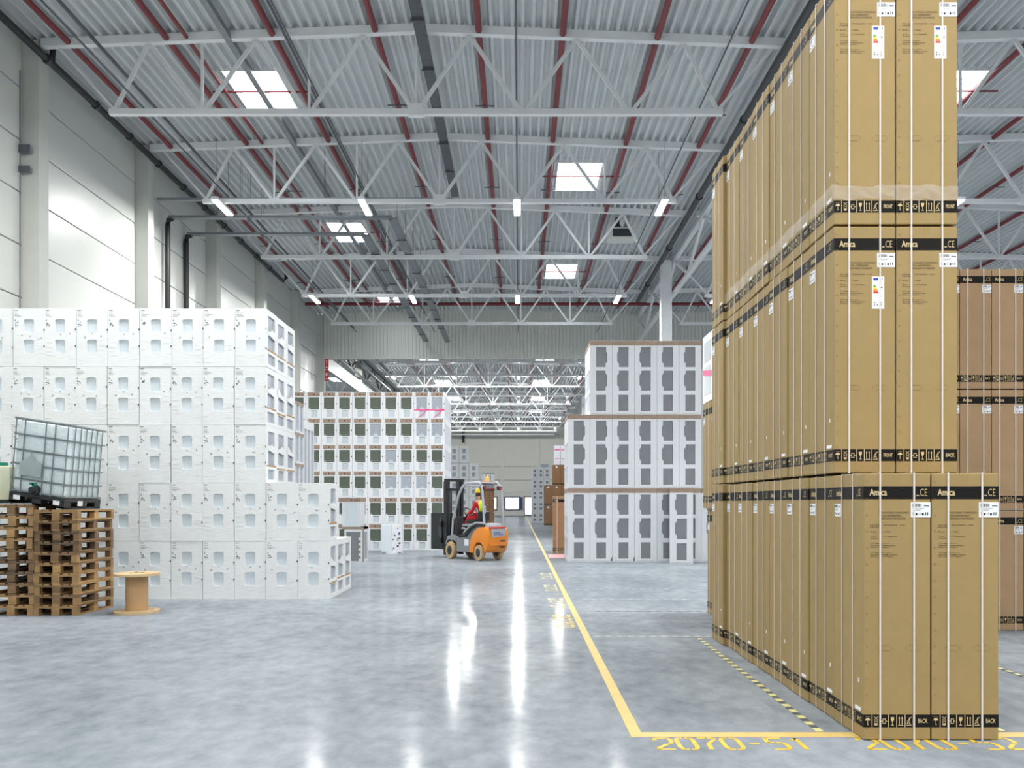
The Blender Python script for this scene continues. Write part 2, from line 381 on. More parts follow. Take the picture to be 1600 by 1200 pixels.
o = MB().box(PX(812.5, YB), PX(816.5, YB), YB - .3, YB - .1, PZ(796, YB), PZ(777, YB)).obj('dock_bumper', 'bluef'); tag(o, 'navy blue panel between the far window and glazed door', 'panel')
MB().box(PX(785, YB) - 4.26, PX(785, YB) + 4.26, YB + .04, YB + .09, 0, 2.8).obj('wall_panel', 'backw', wb)
tag(MB().tube([(PX(724, YB), YB - .22, PZ(692, YB)), (PX(724, YB), YB - .22, 10.6)], .14).obj('drain_pipe', 'black'), 'dark drain pipe coming down the far back wall', 'pipe')
# skylights -----------------------------------------------------------
for sx, y in SKY:
    big = y < 50
    xc = HX if HW < sx < HR else (13.05 if sx > HR else -17.45)
    z = deck_z(sx, xc); zs = z + .32
    where = ('near hall' if y < YD else 'far hall') if HW < sx < HR else ('right bay' if sx > 5 else 'far left bay')
    side = 'left' if sx < -2 else 'right'
    row = sorted([q for a, q in SKY if a == sx and (q < YD) == (y < YD)]).index(y)
    s = thing('skylight', 'bright roof skylight, %s of the ridge in the %s, %s from front' % (side, where, ORD[row]) if sx < 5 else 'bright skylight in the roof right of the carton tower, %s from front' % ORD[row], 'skylight', (sx, y, 0), 0, 'roof skylights')
    f = MB(); w = SW / 2 + .02
    for a, b, c, d in ((-w - .03, -w, 0, SL), (w, w + .03, 0, SL), (-w, w, -.03, 0), (-w, w, SL, SL + .03)): f.box(a, b, c, d, z - .02, zs)
    f.obj('upstand', 'steel', s)
    pn = MB().box(.015, w - .015, .015, SL / 2 - .015, 0, .02).mesh('pane', 'glow')
    for a in (-w, 0):
        for b in (0, SL / 2): ob('pane', pn, s, (a, b, zs))
    MB().box(-.015, .015, 0, SL, zs - .03, zs + .02).box(-w, w, SL / 2 - .015, SL / 2 + .015, zs - .03, zs + .02).obj('glazing_bar', 'steel', s)
    if y < YD: tag(MB().tube([(sx - 1.0, y + .9, z - .1), (sx + 1.2, y + .9, z - .1)], .022, 8).obj('sprinkler_branch', 'redpipe'), 'thin red sprinkler branch under the %s skylight from front, %s' % (ORD[row], 'left of the ridge' if sx < -2 else ('right of the ridge' if sx < 5 else 'right of the carton tower')), 'pipe', 'sprinkler branches')
# red sprinkler pipes --------------------------------------------------
for i, (x, r) in enumerate([(-8.95, .06), (-7.0, .06), (-6.6, .04), (-4.9, .065), (-2.86, .065), (-.8, .065), (.87, .065), (2.75, .065), (4.62, .06), (6.6, .06), (8.4, .06), (10.3, .06), (12.2, .06), (14.1, .06), (16.1, .06), (18.0, .06)]):
    xc = HX if x < HR else 13.05
    z = deck_z(x, xc) - .1
    ps = thing('sprinkler_pipe', 'dark red sprinkler pipe under the roof, %s from the left wall' % (ORD[i] if i < 12 else ['thirteenth', 'fourteenth', 'fifteenth', 'sixteenth'][i - 12]), 'pipe', (x, 0, 0), 0, 'sprinkler pipes')
    MB().tube([(0, 2, z), (0, 48, z)], r, 10).obj('pipe_run', 'redpipe', ps, smooth=True)
    for y in (24.0, 30.2, 36.2, 42.2): MB().bar((-.22, y, z - r - .01), (.22, y, z - r - .01), .04, .02).obj('pipe_bracket', 'galv_d', ps)
for i, x in enumerate([-7.0, -4.9, -2.86, -.8, .87, 2.75, 4.62]):
    z = deck_z(x, HX) - .1
    tag(MB().tube([(x, 52, z), (x, 122, z)], .06, 8).obj('sprinkler_pipe', 'redpipe', smooth=True), 'dark red sprinkler pipe in the far hall, %s from its left' % ORD[i], 'pipe', 'far hall sprinkler pipes')
tag(MB().tube([(HW + .3, 46, PZ(475, 46)), (18, 46, PZ(475, 46))], .075, 10).obj('header_pipe', 'redpipe', smooth=True), 'bright red header pipe crossing in front of the grey cladding', 'pipe')
tag(MB().tube([(-9, 121, PZ(660, 121)), (6, 121, PZ(660, 121))], .16, 8).obj('header_pipe', 'redpipe', smooth=True), 'red header pipe crossing high on the far back wall', 'pipe')
# dark drain pipes ------------------------------------------------------
dz = PZ(31, 9.6 * F / 811.)
t = thing('drain_pipe', 'black drain pipe along the top of the left wall with hooked end', 'pipe', (-9.5, 0, 0))
e = 41.4
MB().tube([(0, 4, dz), (0, e - .5, dz), (0, e - .2, dz), (.08, e, dz + .15), (.1, e + .1, dz + .9)], .075, 12).obj('pipe_run', 'black', t, smooth=True)
for y in (16, 20.6, 23, 25, 27, 29, 31, 33, 35, 37, 39): MB().tube([(0, y - .05, dz), (0, y + .05, dz)], .1, 12).obj('pipe_collar', 'dark', t)
MB().tube([(.06, 20.7, dz), (.12, 20.7, dz + .75)], .06, 10).obj('riser', 'black', t)
t = thing('drain_pipe', 'dark grey drain pipe along the girder beside the carton tower', 'pipe', (5.28, 0, 0))
MB().tube([(0, 8, 10.5), (0, 45.5, 10.5)], .09, 12).obj('pipe_run', 'dark', t, smooth=True)
for y in (18, 24, 30, 36, 42): MB().tube([(0, y - .06, 10.5), (0, y + .06, 10.5)], .115, 12).obj('pipe_collar', 'black', t)
for x, lab in ((-9.6, 'left'), (-8.3, 'right')):
    tag(MB().tube([(x, YD + 1, 9.9), (x, 120, 9.9)], .1, 8).obj('service_pipe', 'dark'), 'dark service pipe below far roof, %s of the pair beyond the red sign' % lab, 'pipe')
tag(MB().tube([(-8.0, 6, 10.35), (-8.0, 49.6, 10.0)], .035, 8).obj('conduit', 'galv_d'), 'slim grey conduit beside the first red pipe from left wall', 'conduit')
tag(MB().tube([(-4.62, 6, 10.75), (-4.62, 49.6, 10.75)], .03, 8).obj('conduit', 'galv_d'), 'slim grey conduit right beside the fourth red pipe', 'conduit')
o = MB().box(-5.85, -5.72, 4, 49, 10.72, 10.84).obj('ceiling_duct', 'galv'); tag(o, 'flat grey strip under the deck passing the left skylights', 'duct')
# cable trays -------------------------------------------------------------
def tray(name, label, pts, w, m, n_clip=0):
    t = thing(name, label, 'cable tray')
    for a, b in zip(pts[:-1], pts[1:]):
        a = Vector(a); b = Vector(b); d = (b - a).normalized()
        up = Vector((0, 0, 1)) if abs(d.z) < .5 else Vector((1, 0, 0))
        MB().bar(a, b, w, .03, up).obj('tray_run', m, t)
        s = d.cross(up).normalized() * (w / 2)
        for q in (-1, 1): MB().bar(a + s * q + up * .02, b + s * q + up * .02, .02, .06, up).obj('side_rail', m, t)
        L_ = (b - a).length
        for k in range(1, int(L_ / 2.2)):
            c = a + d * (k * 2.2)
            if abs(d.z) < .5: MB().bar(c - s * 1.3 - up * .05, c + s * 1.3 - up * .05, .05, .03).obj('tray_bracket', 'galv_d', t)
            if abs(d.z) < .5 and c.z < 10:
                for q in (-1.2, 1.2): MB().tube([c + s * q, Vector((c.x + s.x * q, c.y + s.y * q, 10.8))], .006, 4).obj('hanger_rod', 'galv', t)
    return t
tz = 10.62
tray('cable_tray', 'dark grey cable tray running along the ridge to the first lamp truss', [(-1.9, 6, tz), (-1.9, 30.4, tz)], .2, 'galv_d')
z3 = PZ(313, 26.9)
tray('cable_tray', 'galvanised cable tray crossing at the second truss from the left wall', [(-9.5, 26.9, z3), (-1.7, 26.9, z3)], .14, 'galv')
t = tray('cable_tray', 'galvanised cable tray turning toward the cladding, front one of the pair', [(PX(265, 28.3), 28.3, PZ(341, 28.3)), (-3.5, 28.3, PZ(341, 28.3)), (-3.5, YD - .1, PZ(341, 28.3))], .22, 'galv')
MB().tube([(PX(262, 28.3), 28.3, 3), (PX(262, 28.3), 28.3, PZ(352, 28.3)), (PX(263.5, 28.3), 28.3, PZ(344, 28.3)), (PX(270, 28.3), 28.3, PZ(341, 28.3))], .075, 10).obj('cable_bundle', 'black', t)
t = tray('cable_tray', 'galvanised cable tray turning toward the cladding, rear one of the pair', [(PX(294, 30.2), 30.2, PZ(367, 30.2)), (-4.55, 30.2, PZ(367, 30.2)), (-4.55, YD - .1, PZ(367, 30.2))], .22, 'galv')
MB().tube([(PX(291, 30.2), 30.2, 3), (PX(291, 30.2), 30.2, PZ(378, 30.2)), (PX(292.5, 30.2), 30.2, PZ(370, 30.2)), (PX(299, 30.2), 30.2, PZ(367, 30.2))], .08, 10).obj('cable_bundle', 'black', t)
# ceiling lamps ----------------------------------------------------------
LX = [-7.7, -4.0, -.05, 3.7]
lz = 9.17
hk = [('housing', MB().box(-.09, .09, -.72, .72, .03, .1).mesh('housing', 'steel'), None),
      ('diffuser', MB().box(-.075, .075, -.7, .7, 0, .03).mesh('diffuser', 'lampglow'), None),
      ('suspension_wire', MB().tube([(0, -.5, .1), (0, -.5, 1.6)], .006, 4).mesh('suspension_wire', 'galv'), None),
      ('suspension_wire', MB().tube([(0, .5, .1), (0, .5, 1.6)], .006, 4).mesh('suspension_wire', 'galv'), None)]
ld = bpy.data.lights.new('lamp_light', 'AREA'); ld.shape = 'RECTANGLE'; ld.size = .14; ld.size_y = 1.38; ld.energy = LAMP_W; ld.color = (1, .99, .97)
ld2 = bpy.data.lights.new('lamp_light_wide', 'POINT'); ld2.energy = LAMP_W * 1.75; ld2.shadow_soft_size = .02; ld2.color = (1, .99, .97)
def lamp(x, y, lab, grp, l=ld):
    o = spawn(hk, 'ceiling_lamp', lab, 'lamp', (x, y, lz), 0, grp)
    a = bpy.data.objects.new('lamp_light', l); COL.objects.link(a); a.parent = o; a.location = (0, 0, -.01 if l is ld else -.035)
for k, y in enumerate([-9.4, 2.6, 14.7, 26.6, 38.6]):
    for i, x in enumerate(LX): lamp(x, y, 'lit linear ceiling lamp, %s from left, in the %s lit row of the near hall' % (ORD[i], ORD[k]), 'near hall lamps')
    for i, x in enumerate([7.4, 11.2, 15.0, 18.8]): lamp(x, y, 'lit linear lamp right of the carton tower, %s column, %s row' % (ORD[i], ORD[k]), 'right bay lamps')
for k, y in enumerate([62.7, 78, 93, 105.5]):
    for i, x in enumerate(LX): lamp(x, y, 'small lit lamp in the far hall, %s from left, %s row' % (ORD[i], ORD[k]), 'far hall lamps', ld2)
for i, x in enumerate(LX):
    tag(MB().tube([(x, 4, 9.62), (x, 48.5, 9.62)], .018, 6).obj('busbar', 'galv_d'), 'thin power rail above the %s lamp line from left' % ORD[i], 'power rail', 'lamp power rails')
# ventilation unit, signs, junction boxes ---------------------------------------
t = thing('ventilation_unit', 'grey ventilation unit hanging under the roof left of the white column', 'ventilator', (PX(972, 33), 33, PZ(372, 33)))
MB().box(-.45, .45, 0, .7, 0, .36).obj('unit_body', 'clad', t, bevel=.02)
MB().box(-.3, .3, -.03, 0, .06, .3).obj('grille', 'dark', t)
for x in (-.12, .2): MB().lathe([(.0, .36), (.12, .36), (.14, .44), (.08, .55), (.07, .75), (0, .75)], 14, (x, .35, 0)).obj('vent_stub', 'dark' if x < 0 else 'fgrey2', t)
sy = YD - .06
for k, (py, lab) in enumerate([(569, 'upper'), (587, 'lower')]):
    t = thing('fire_sign', 'small red fire sign on the column end of the cladding, %s of two' % lab, 'sign', (PX(510.5, sy), sy - .02, PZ(py + 8, sy)), 0, 'fire signs')
    MB().box(-.1, .1, -.02, .0, 0, .5).obj('sign_plate', 'red', t, bevel=.01)
    mp = lambda u, v, o: (u, -.021 - o, v)
    q = MB(); q.rect(-.05, .05, .06, .12, mp)
    if k == 0: q.flat([(-.05, .38), (0, .45), (.05, .38), (.02, .38), (.02, .2), (-.02, .2), (-.02, .38)], mp)
    else: q.flat([(.05 * math.cos(a * .6283), .3 + .1 * math.sin(a * .6283)) for a in range(10)], mp)
    q.obj('pictogram', 'sticker', t)
for k, py in enumerate((241, 271)):
    y = 20.38; t = thing('junction_box', 'grey junction box on the nearest wall column, %s of two' % ('upper', 'lower')[k], 'junction box', (PX(40, y), y - .0, PZ(py, y)))
    MB().box(-.14, .14, -.12, 0, 0, .14 if k == 0 else .1).obj('box_body', 'fgrey', t, bevel=.01); MB().box(-.15, .15, -.14, -.12, -.01, .15 if k == 0 else .11).obj('box_cover', 'galv_d', t)
tag(MB().tube([(PX(31, 20.3), 20.3, 1), (PX(31, 20.3), 20.3, 10.1)], .02, 6).obj('conduit', 'galv'), 'thin vertical conduit on the nearest wall column', 'conduit')
# ---------------------------------------------------------------- floor markings
def ground(x0, x1, y0, y1, m, name, z=.003, parent=None): return MB().box(x0, x1, y0, y1, .0005, z).obj(name, m, parent)
tag(ground(.728, .808, 6.78, 122, 'paint', 'floor_line'), 'long yellow painted line running down the aisle', 'floor marking')
tag(ground(.728, 7.5, 6.645, 6.78, 'paint', 'floor_line'), 'yellow painted line crossing in front of the carton tower', 'floor marking')
STEN = {'2': [[(.02, .8), (.14, .98), (.86, .98), (1, .84), (1, .62), (.86, .5)], [(.7, .46), (.14, .2), (.0, .04), (1, .04)]],
        '0': [[(.44, .98), (.16, .98), (0, .82), (0, .2), (.16, .03), (.44, .03)], [(.56, .03), (.84, .03), (1, .2), (1, .82), (.84, .98), (.56, .98)]],
        '7': [[(0, .98), (.5, .98)], [(.6, .98), (1, .98), (.9, .8), (.45, .5), (.38, .03)]],
        '-': [[(.2, .5), (.8, .5)]], '5': [[(1, .98), (.05, .98), (.0, .6), (.4, .6)], [(.5, .6), (.86, .58), (1, .42), (1, .2), (.84, .03), (0, .03)]],
        '1': [[(.3, .8), (.55, .98), (.55, .03)]], '4': [[(.7, .03), (.7, .98), (0, .35), (1, .35)]], '9': [[(1, .03), (1, .84), (.84, .98), (.16, .98), (0, .8), (0, .55), (1, .5)]], '8': [[(.1, .5), (0, .2), (.16, .03), (.84, .03), (1, .2), (.9, .5), (.1, .5), (.1, .9), (.9, .9), (.9, .5)]]}
def stencil(s, label, org, adv, hgt, cw, ch, th, m, name='floor_lettering'):
    t = thing(name, label, 'floor lettering', (org[0], org[1], 0)); n = len(s); A = Vector(adv).normalized(); H = Vector(hgt)
    pitch = Vector(adv).length / n
    for i, c in enumerate(s):
        mb = MB()
        for st in STEN[c]:
            for a, b in zip(st[:-1], st[1:]):
                p = [A * (i * pitch + q[0] * cw) + H * (q[1] * ch) for q in (a, b)]
                mb.bar((p[0].x, p[0].y, .0018), (p[1].x, p[1].y, .0018), th, .0024)
        mb.obj('digit', m, t)
y0 = GY(1172); y1 = GY(1153.5)
stencil('2070-51', 'stencilled yellow number 2070-51 on the floor', (PX(1030, y0), y0), (1.0, 0), (0, 1), .105, y1 - y0, .03, 'paint2')
stencil('2070-52', 'yellow number partly hidden under the front cartons', (2.165, 6.3), (1.02, 0), (0, 1), .105, .32, .03, 'paint2')
for (ya, yb, m, lab) in ((12.4, 13.9, 'paint', 'nearest'), (14.8, 16.3, 'faint', 'second'), (17.6, 19.0, 'faint', 'third'), (20.5, 22.2, 'faint', 'farthest')):
    stencil('2070', 'worn stencilled number left of the aisle line, %s to camera' % lab, (.47, yb), (0, -(yb - ya)), (1, 0), (yb - ya) / 5.2, .2, .05, m)
def tape(label, p, q, n, ma, mb_, w=.05):
    t = thing('marking_tape', label, 'floor tape'); p = Vector(p); q = Vector(q)
    for i in range(n):
        a = p.lerp(q, i / n); b = p.lerp(q, (i + 1) / n)
        MB().bar((a.x, a.y, .0022), (b.x, b.y, .0022), w, .003).obj('tape_segment', ma if i % 2 == 0 else mb_, t)
tape('black and yellow dashed tape beside the carton tower', (2.0, 6.8), (2.02, GY(996)), 46, 'tape_y', 'tape_k', .05)
tape('worn dashed tape across the floor, nearest of four', (.86, GY(995)), (2.5, GY(995)), 26, 'tape_w', 'tape_g', .09)
for py, lab in ((955, 'second'), (937, 'third'), (921, 'farthest')):
    tape('worn dashed tape across the floor, %s of four' % lab, (.9 + .1, GY(py)), (2.7, GY(py)), 24, 'tape_w', 'tape_g', .1)
tape('black and yellow dashed tape on the floor right of the carton tower', (4.42, 6.9), (4.42, 11), 50, 'tape_y', 'tape_k', .04)
tape('short dashed tape at the right foot of the carton tower', (3.22, 6.82), (3.22, 7.3), 6, 'tape_y', 'tape_k', .04)
tag(ground(.84, PX(888, 29), GY(872), GY(866.5), 'redmark', 'floor_mark'), 'faded red tape mark on the floor by white crates', 'floor marking')
# ---------------------------------------------------------------- brown refrigerator cartons
def icon_polys():
    ic = []
    ic.append([[(.5 + .34 * math.cos(t), .55 + .22 * math.sin(t)) for t in [math.pi * k / 8 for k in range(9)]], [(.47, .2), (.53, .2), (.53, .56), (.47, .56)], [(.47, .2), (.47, .14), (.62, .14), (.62, .2)], [(.25, .88), (.3, .82), (.33, .9)], [(.5, .9), (.55, .82), (.6, .9)], [(.7, .88), (.74, .82), (.78, .9)]])
    ic.append([[(.2, .9), (.26, .92), (.82, .58), (.76, .56)], [(.8, .9), (.74, .92), (.2, .58), (.26, .56)], [(.28, .52), (.72, .52), (.72, .48), (.28, .48)], [(.28, .52), (.33, .52), (.33, .1), (.28, .1)], [(.67, .52), (.72, .52), (.72, .1), (.67, .1)], [(.36, .3), (.64, .3), (.64, .1), (.36, .1)]])
    ic.append([[(.28, .72), (.72, .72), (.72, .66), (.28, .66)], [(.28, .3), (.72, .3), (.72, .24), (.28, .24)], [(.28, .72), (.36, .72), (.36, .24), (.28, .24)], [(.64, .72), (.72, .72), (.72, .24), (.64, .24)], [(.08, .5), (.26, .52), (.26, .45), (.08, .45)], [(.74, .52), (.92, .5), (.92, .45), (.74, .45)]])
    ic.append([[(.26, .84), (.74, .84), (.7, .56), (.58, .46), (.42, .46), (.3, .56)], [(.47, .48), (.53, .48), (.53, .16), (.47, .16)], [(.32, .16), (.68, .16), (.68, .1), (.32, .1)]])
    ic.append([[(.3, .9), (.18, .72), (.26, .72), (.26, .18), (.36, .18), (.36, .72), (.44, .72)], [(.68, .9), (.56, .72), (.64, .72), (.64, .18), (.74, .18), (.74, .72), (.82, .72)], [(.15, .14), (.85, .14), (.85, .08), (.15, .08)]])
    ic.append([[(.25, .5), (.8, .88), (.85, .82), (.3, .44)], [(.5, .8), (.58, .82), (.62, .5), (.54, .48)], [(.2, .3), (.45, .48), (.5, .4), (.26, .2)], [(.15, .14), (.85, .14), (.85, .08), (.15, .08)], [(.5, .42), (.62, .42), (.72, .16), (.6, .16)]])
    return ic
ICONS = icon_polys()
def carton_kit(w, d, h, body, word, energy=False, detail=True):
    FR = lambda u, v, o: (-w / 2 + u, -d / 2 - o, v); LF = lambda u, v, o: (-w / 2 - o, d / 2 - u, v)
    k = []
    b = MB().box(-w / 2, w / 2, -d / 2, d / 2, 0.004, h - .004); k.append(('body', b.mesh('carton_body', body, bevel=.008), None))
    tb = MB(); z0, z1, e = h - .17, h - .087, .0015
    tb.rect(0, w, z0, z1, FR, e).rect(0, d, z0, z1, LF, e)
    k.append(('top_band', tb.mesh('top_band', 'ink', fixn=False), None)); it = len(k) - 1
    bb = MB(); y0, y1 = .085, .166; bb.rect(0, w, y0, y1, FR, e).rect(0, d, y0, y1, LF, e)
    k.append(('bottom_band', bb.mesh('bottom_band', 'ink', fixn=False), None)); ib = len(k) - 1
    e2 = .0028
    for mp, W_ in ((FR, w), (LF, d)):
        t = MB()
        t.text('Amica', .085 * W_, .085 * W_ + .112, z0 + .022, z0 + .066, mp, e2, .02)
        t.text('CE', .84 * W_, .84 * W_ + .047, z0 + .02, z0 + .066, mp, e2, -.01)
        t.rect(.785 * W_, .785 * W_ + .018, z0 + .02, z0 + .026, mp, e2)
        k.append(('brand_lettering', t.mesh('brand_lettering', 'print_tan', fixn=False), it))
    for mp, W_ in ((FR, w), (LF, d)):
        ic = MB(); cw = .74 * W_ / 6
        for i in range(6):
            for pl in ICONS[i]: ic.flat([(i * cw + a * cw * .9 + .03 * cw, y0 + .005 + bb_ * (y1 - y0 - .01)) for a, bb_ in pl], mp, e2)
            ic.rect((i + 1) * cw - .0022, (i + 1) * cw + .0022, y0, y1, mp, e2)
        ic.text(word, .81 * W_, .955 * W_, y0 + .028, y0 + .055, mp, e2, .015)
        k.append(('handling_symbols', ic.mesh('handling_symbols', 'print_tan', fixn=False), ib))
    if detail:
        tx = MB(); U = .26 * w
        for i, s in enumerate(['CHLODZIARKO-ZAMRAZARKA', 'KUHL-GEFRIERGERAT', 'REFRIGERATOR-FREEZER']):
            tx.text(s, U, U + (.42, .31, .37)[i] * w, h - .262 - i * .019, h - .25 - i * .019, FR, e)
        rows = [('Model', .34, .62), ('Model', .353, 0), ('Kod', .383, .4), ('Typ', .413, .5), ('Type', .426, 0), ('Waga netto', .457, 0), ('Gewicht netto', .47, .35), ('Net weight', .483, 0), ('Waga brutto', .517, 0), ('Gewicht brutto', .53, .36), ('Gross weight', .543, 0)]
        for s, dz_, L_ in rows:
            tx.text(s, .1 * w, .1 * w + .0125 * len(s), h - dz_, h - dz_ + .009, FR, e)
            if L_: tx.text('PK2060FE 1100' if L_ > .55 else '1170000', .3 * w, L_ * w, h - dz_, h - dz_ + .008, FR, e)
        k.append(('printed_text', tx.mesh('printed_text', 'ink2', fixn=False), None))
        pf = MB()
        for i in range(int(h / .105)):
            v = .07 + i * .105
            pf.flat([(.012, v), (.03, v + .008), (.012, v + .016), (.018, v + .008)], FR, e)
        for u in (.22, .66):
            for vv in (.575, .61): pf.rect(u * w, u * w + .075, vv, vv + .002, FR, e)
            pf.rect(u * w - .012, u * w - .01, .583, .604, FR, e).rect(u * w + .085, u * w + .087, .583, .604, FR, e)
        pf.rect(.46 * w, .462 * w, h - .07, h - .006, FR, e).rect(.53 * w, .532 * w, h - .07, h - .006, FR, e)
        k.append(('crease_marks', pf.mesh('crease_marks', 'crease', fixn=False), None))
    def sticker(name, mp, u0, u1, v0, v1):
        k.append((name, MB().slab(u0, u1, v0, v1, mp, 0, .003).mesh(name, 'sticker'), None)); i = len(k) - 1
        q = MB(); W_ = u1 - u0; H_ = v1 - v0
        x = .08
        rnd = random.Random(3)
        while x < .55: q.rect(u0 + x * W_, u0 + (x + .018) * W_, v0 + .7 * H_, v0 + .92 * H_, mp, .0036); x += .018 + rnd.choice([.012, .024])
        q.text('Amica', u0 + .66 * W_, u0 + .93 * W_, v0 + .72 * H_, v0 + .84 * H_, mp, .0036, .03)
        q.text('CE', u0 + .38 * W_, u0 + .5 * W_, v0 + .16 * H_, v0 + .32 * H_, mp, .0036)
        for a, b_ in ((.1, .16), (.24, .33), (.56, .66), (.74, .78), (.84, .88)): q.rect(u0 + a * W_, u0 + b_ * W_, v0 + .14 * H_, v0 + (.34 if b_ - a < .08 else .28) * H_, mp, .0036)
        for j in range(3): q.rect(u0 + .1 * W_, u0 + (.7 - .1 * j) * W_, v0 + (.6 - .07 * j) * H_, v0 + (.615 - .07 * j) * H_, mp, .0036)
        k.append(('barcode_print', q.mesh('barcode_print', 'ink', fixn=False), i))
    sticker('label_sticker', FR, .705 * w, .997 * w, h - .287, h - .19)
    sticker('side_label', LF, .02, .15, h - .287, h - .2)
    if detail:
        k.append(('small_sticker', MB().slab(d - .16, d - .05, .178, .2, LF, 0, .003).mesh('small_sticker', 'sticker'), None))
        k.append(('small_sticker', MB().slab(d - .1, d - .085, .36, .385, LF, 0, .003).mesh('small_sticker', 'sticker'), None))
    if energy:
        u0, u1, v0, v1 = .62 * w, .82 * w, h - .575, h - .352
        k.append(('energy_label', MB().slab(u0, u1, v0, v1, FR, 0, .003).mesh('energy_label', 'sticker'), None)); i = len(k) - 1
        W_ = u1 - u0; H_ = v1 - v0
        k.append(('blue_header', MB().rect(u0 + .1 * W_, u0 + .5 * W_, v0 + .88 * H_, v0 + .96 * H_, FR, .0036).rect(u0 + .6 * W_, u0 + .66 * W_, v0 + .88 * H_, v0 + .96 * H_, FR, .0036).rect(u0 + .8 * W_, u0 + .86 * W_, v0 + .88 * H_, v0 + .96 * H_, FR, .0036).mesh('blue_header', 'blue', fixn=False), i))
        for j, c in enumerate(('grn', 'yel', 'org', 'red')):
            v = v0 + (.7 - .065 * j) * H_
            k.append(('class_bar', MB().flat([(u0 + .1 * W_, v - .03 * H_), (u0 + (.34 + .07 * j) * W_, v - .03 * H_), (u0 + (.28 + .07 * j) * W_, v + .03 * H_), (u0 + .1 * W_, v + .03 * H_)], FR, .0036).mesh('class_bar', c, fixn=False), i))
        q = MB().rect(u0 + .65 * W_, u0 + .85 * W_, v0 + .64 * H_, v0 + .68 * H_, FR, .0036)
        for a, b_ in ((.15, .1), (.4, .1), (.7, .1), (.15, .17), (.7, .17), (.65, .36)): q.rect(u0 + a * W_, u0 + (a + .1) * W_, v0 + b_ * H_, v0 + (b_ + .03) * H_, FR, .0036)
        k.append(('label_print', q.mesh('label_print', 'ink', fixn=False), i))
    sw, o = .0115, .0055
    for f in (.245, .752):
        x = -w / 2 + f * w; m = MB().box(x - sw / 2, x + sw / 2, -d / 2 - o, -d / 2 - o + .002, 0, h + .001).box(x - sw / 2, x + sw / 2, -d / 2 - o, d / 2, h - .001, h + .001)
        k.append(('strap', m.mesh('strap', 'strap'), None))
    for f in (.33, .7):
        y = -d / 2 + f * d; m = MB().box(-w / 2 - o, -w / 2 - o + .002, y - sw / 2, y + sw / 2, 0, h + .001).box(-w / 2 - o, w / 2, y - sw / 2, y + sw / 2, h - .001, h + .001)
        k.append(('strap', m.mesh('strap', 'strap'), None))
    return k
CW, CD, CH = .428, .61, 1.715
CK = {(a, b): carton_kit(CW, CD, CH, 'carton', a, b) for a in ('FRONT', 'BACK') for b in (False, True)}
PITCH = .622; X0 = 2.206; YF = 6.556
LAY = ['bottom', 'middle', 'top']
rnd = random.Random(11)
for L_ in range(3):
    n = 8 if L_ == 0 else 7
    for j in range(n):
        for c in range(2):
            jj = j if L_ == 0 else j + 1
            word = [('BACK', 'BACK'), ('FRONT', 'BACK'), ('FRONT', 'FRONT')][L_][c]
            en = (L_ == 2 and j == 0) or (L_ == 1 and c == 0 and j == 0)
            dx = -.035 if jj == 7 else .006 * math.sin(jj * 2.3 + L_ * 4)
            if j == 0: dx = 0
            x = X0 + CW / 2 + c * (CW + .008) + dx + (.0 if L_ == 0 else .002)
            y = YF + jj * PITCH + CD / 2 + (rnd.uniform(-.004, .004) if j else 0)
            lab = 'tall tan refrigerator carton, %s layer, %s from front, %s column of the tower' % (LAY[L_], ORD[j], ('left', 'right')[c])
            if j == 0 and en: lab = 'tall tan carton with coloured energy label, %s layer front, %s column' % (LAY[L_], ('left', 'right')[c])
            q_ = spawn(CK[(word, en)], 'refrigerator_carton', lab, 'carton', (x, y, (0, 1.728, 3.47)[L_]), R(rnd.uniform(-.1, .1)) if j else 0, 'tan refrigerator carton tower'); q_.scale.z = (1, 1.012, 1.022)[L_]
# stretch film around the top layer
fm = MB(); zz0, zz1 = PZ(312, 7.16), PZ(290, 7.16); pts = []
fy = YF + PITCH - .012; fx = X0 - .016
path = [(fx + 2 * CW + .03, fy)] + [(fx + 2 * CW + .03 - i * .055, fy) for i in range(1, 16)] + [(fx, fy + .0)] + [(fx, fy + i * .1) for i in range(1, 42)]
rf = random.Random(5); vs = []
for i, (x, y) in enumerate(path):
    for q in range(4):
        jx = rf.uniform(-.004, .004); vs.append((x + (jx if y > fy else 0), y + (0 if y > fy else jx), zz0 + (zz1 - zz0) * q / 3 + rf.uniform(-.012, .012) - .0))
fm.add(vs, [(i * 4 + q, i * 4 + q + 1, i * 4 + q + 5, i * 4 + q + 4) for i in range(len(path) - 1) for q in range(3)])
tag(fm.obj('stretch_film', 'clear', fixn=False), 'clear crinkled stretch film around the foot of the top carton layer', 'stretch film')
# smaller brown cartons right behind and left behind the tower
KB = carton_kit(.375, .55, 1.435, 'carton2', 'BACK', detail=False)
yb = 1600 / 131.
for L_ in range(3):
    for c in range(4):
        x = PX(1549.5, yb) + (c - 2) * .381 + .19
        spawn(KB, 'appliance_carton', 'brown strapped carton right of the tower, %s layer, %s from left' % (LAY[L_], ORD[c]), 'carton', (x, yb + .275, L_ * 1.44), 0, 'brown cartons right of the tower')
KB2 = carton_kit(.4, .6, 1.44, 'carton', 'FRONT', detail=False)
for L_ in range(2):
    for j in range(3):
        spawn(KB2, 'appliance_carton', 'tan carton peeking out left behind the tower, %s layer, %s from front' % (('lower', 'upper')[L_], ORD[j]), 'carton', (PX((1105, 1098.5)[L_], 14.2) + .2, 12.34 + .3 + j * .62, L_ * 1.445), 0, 'tan cartons behind the tower')
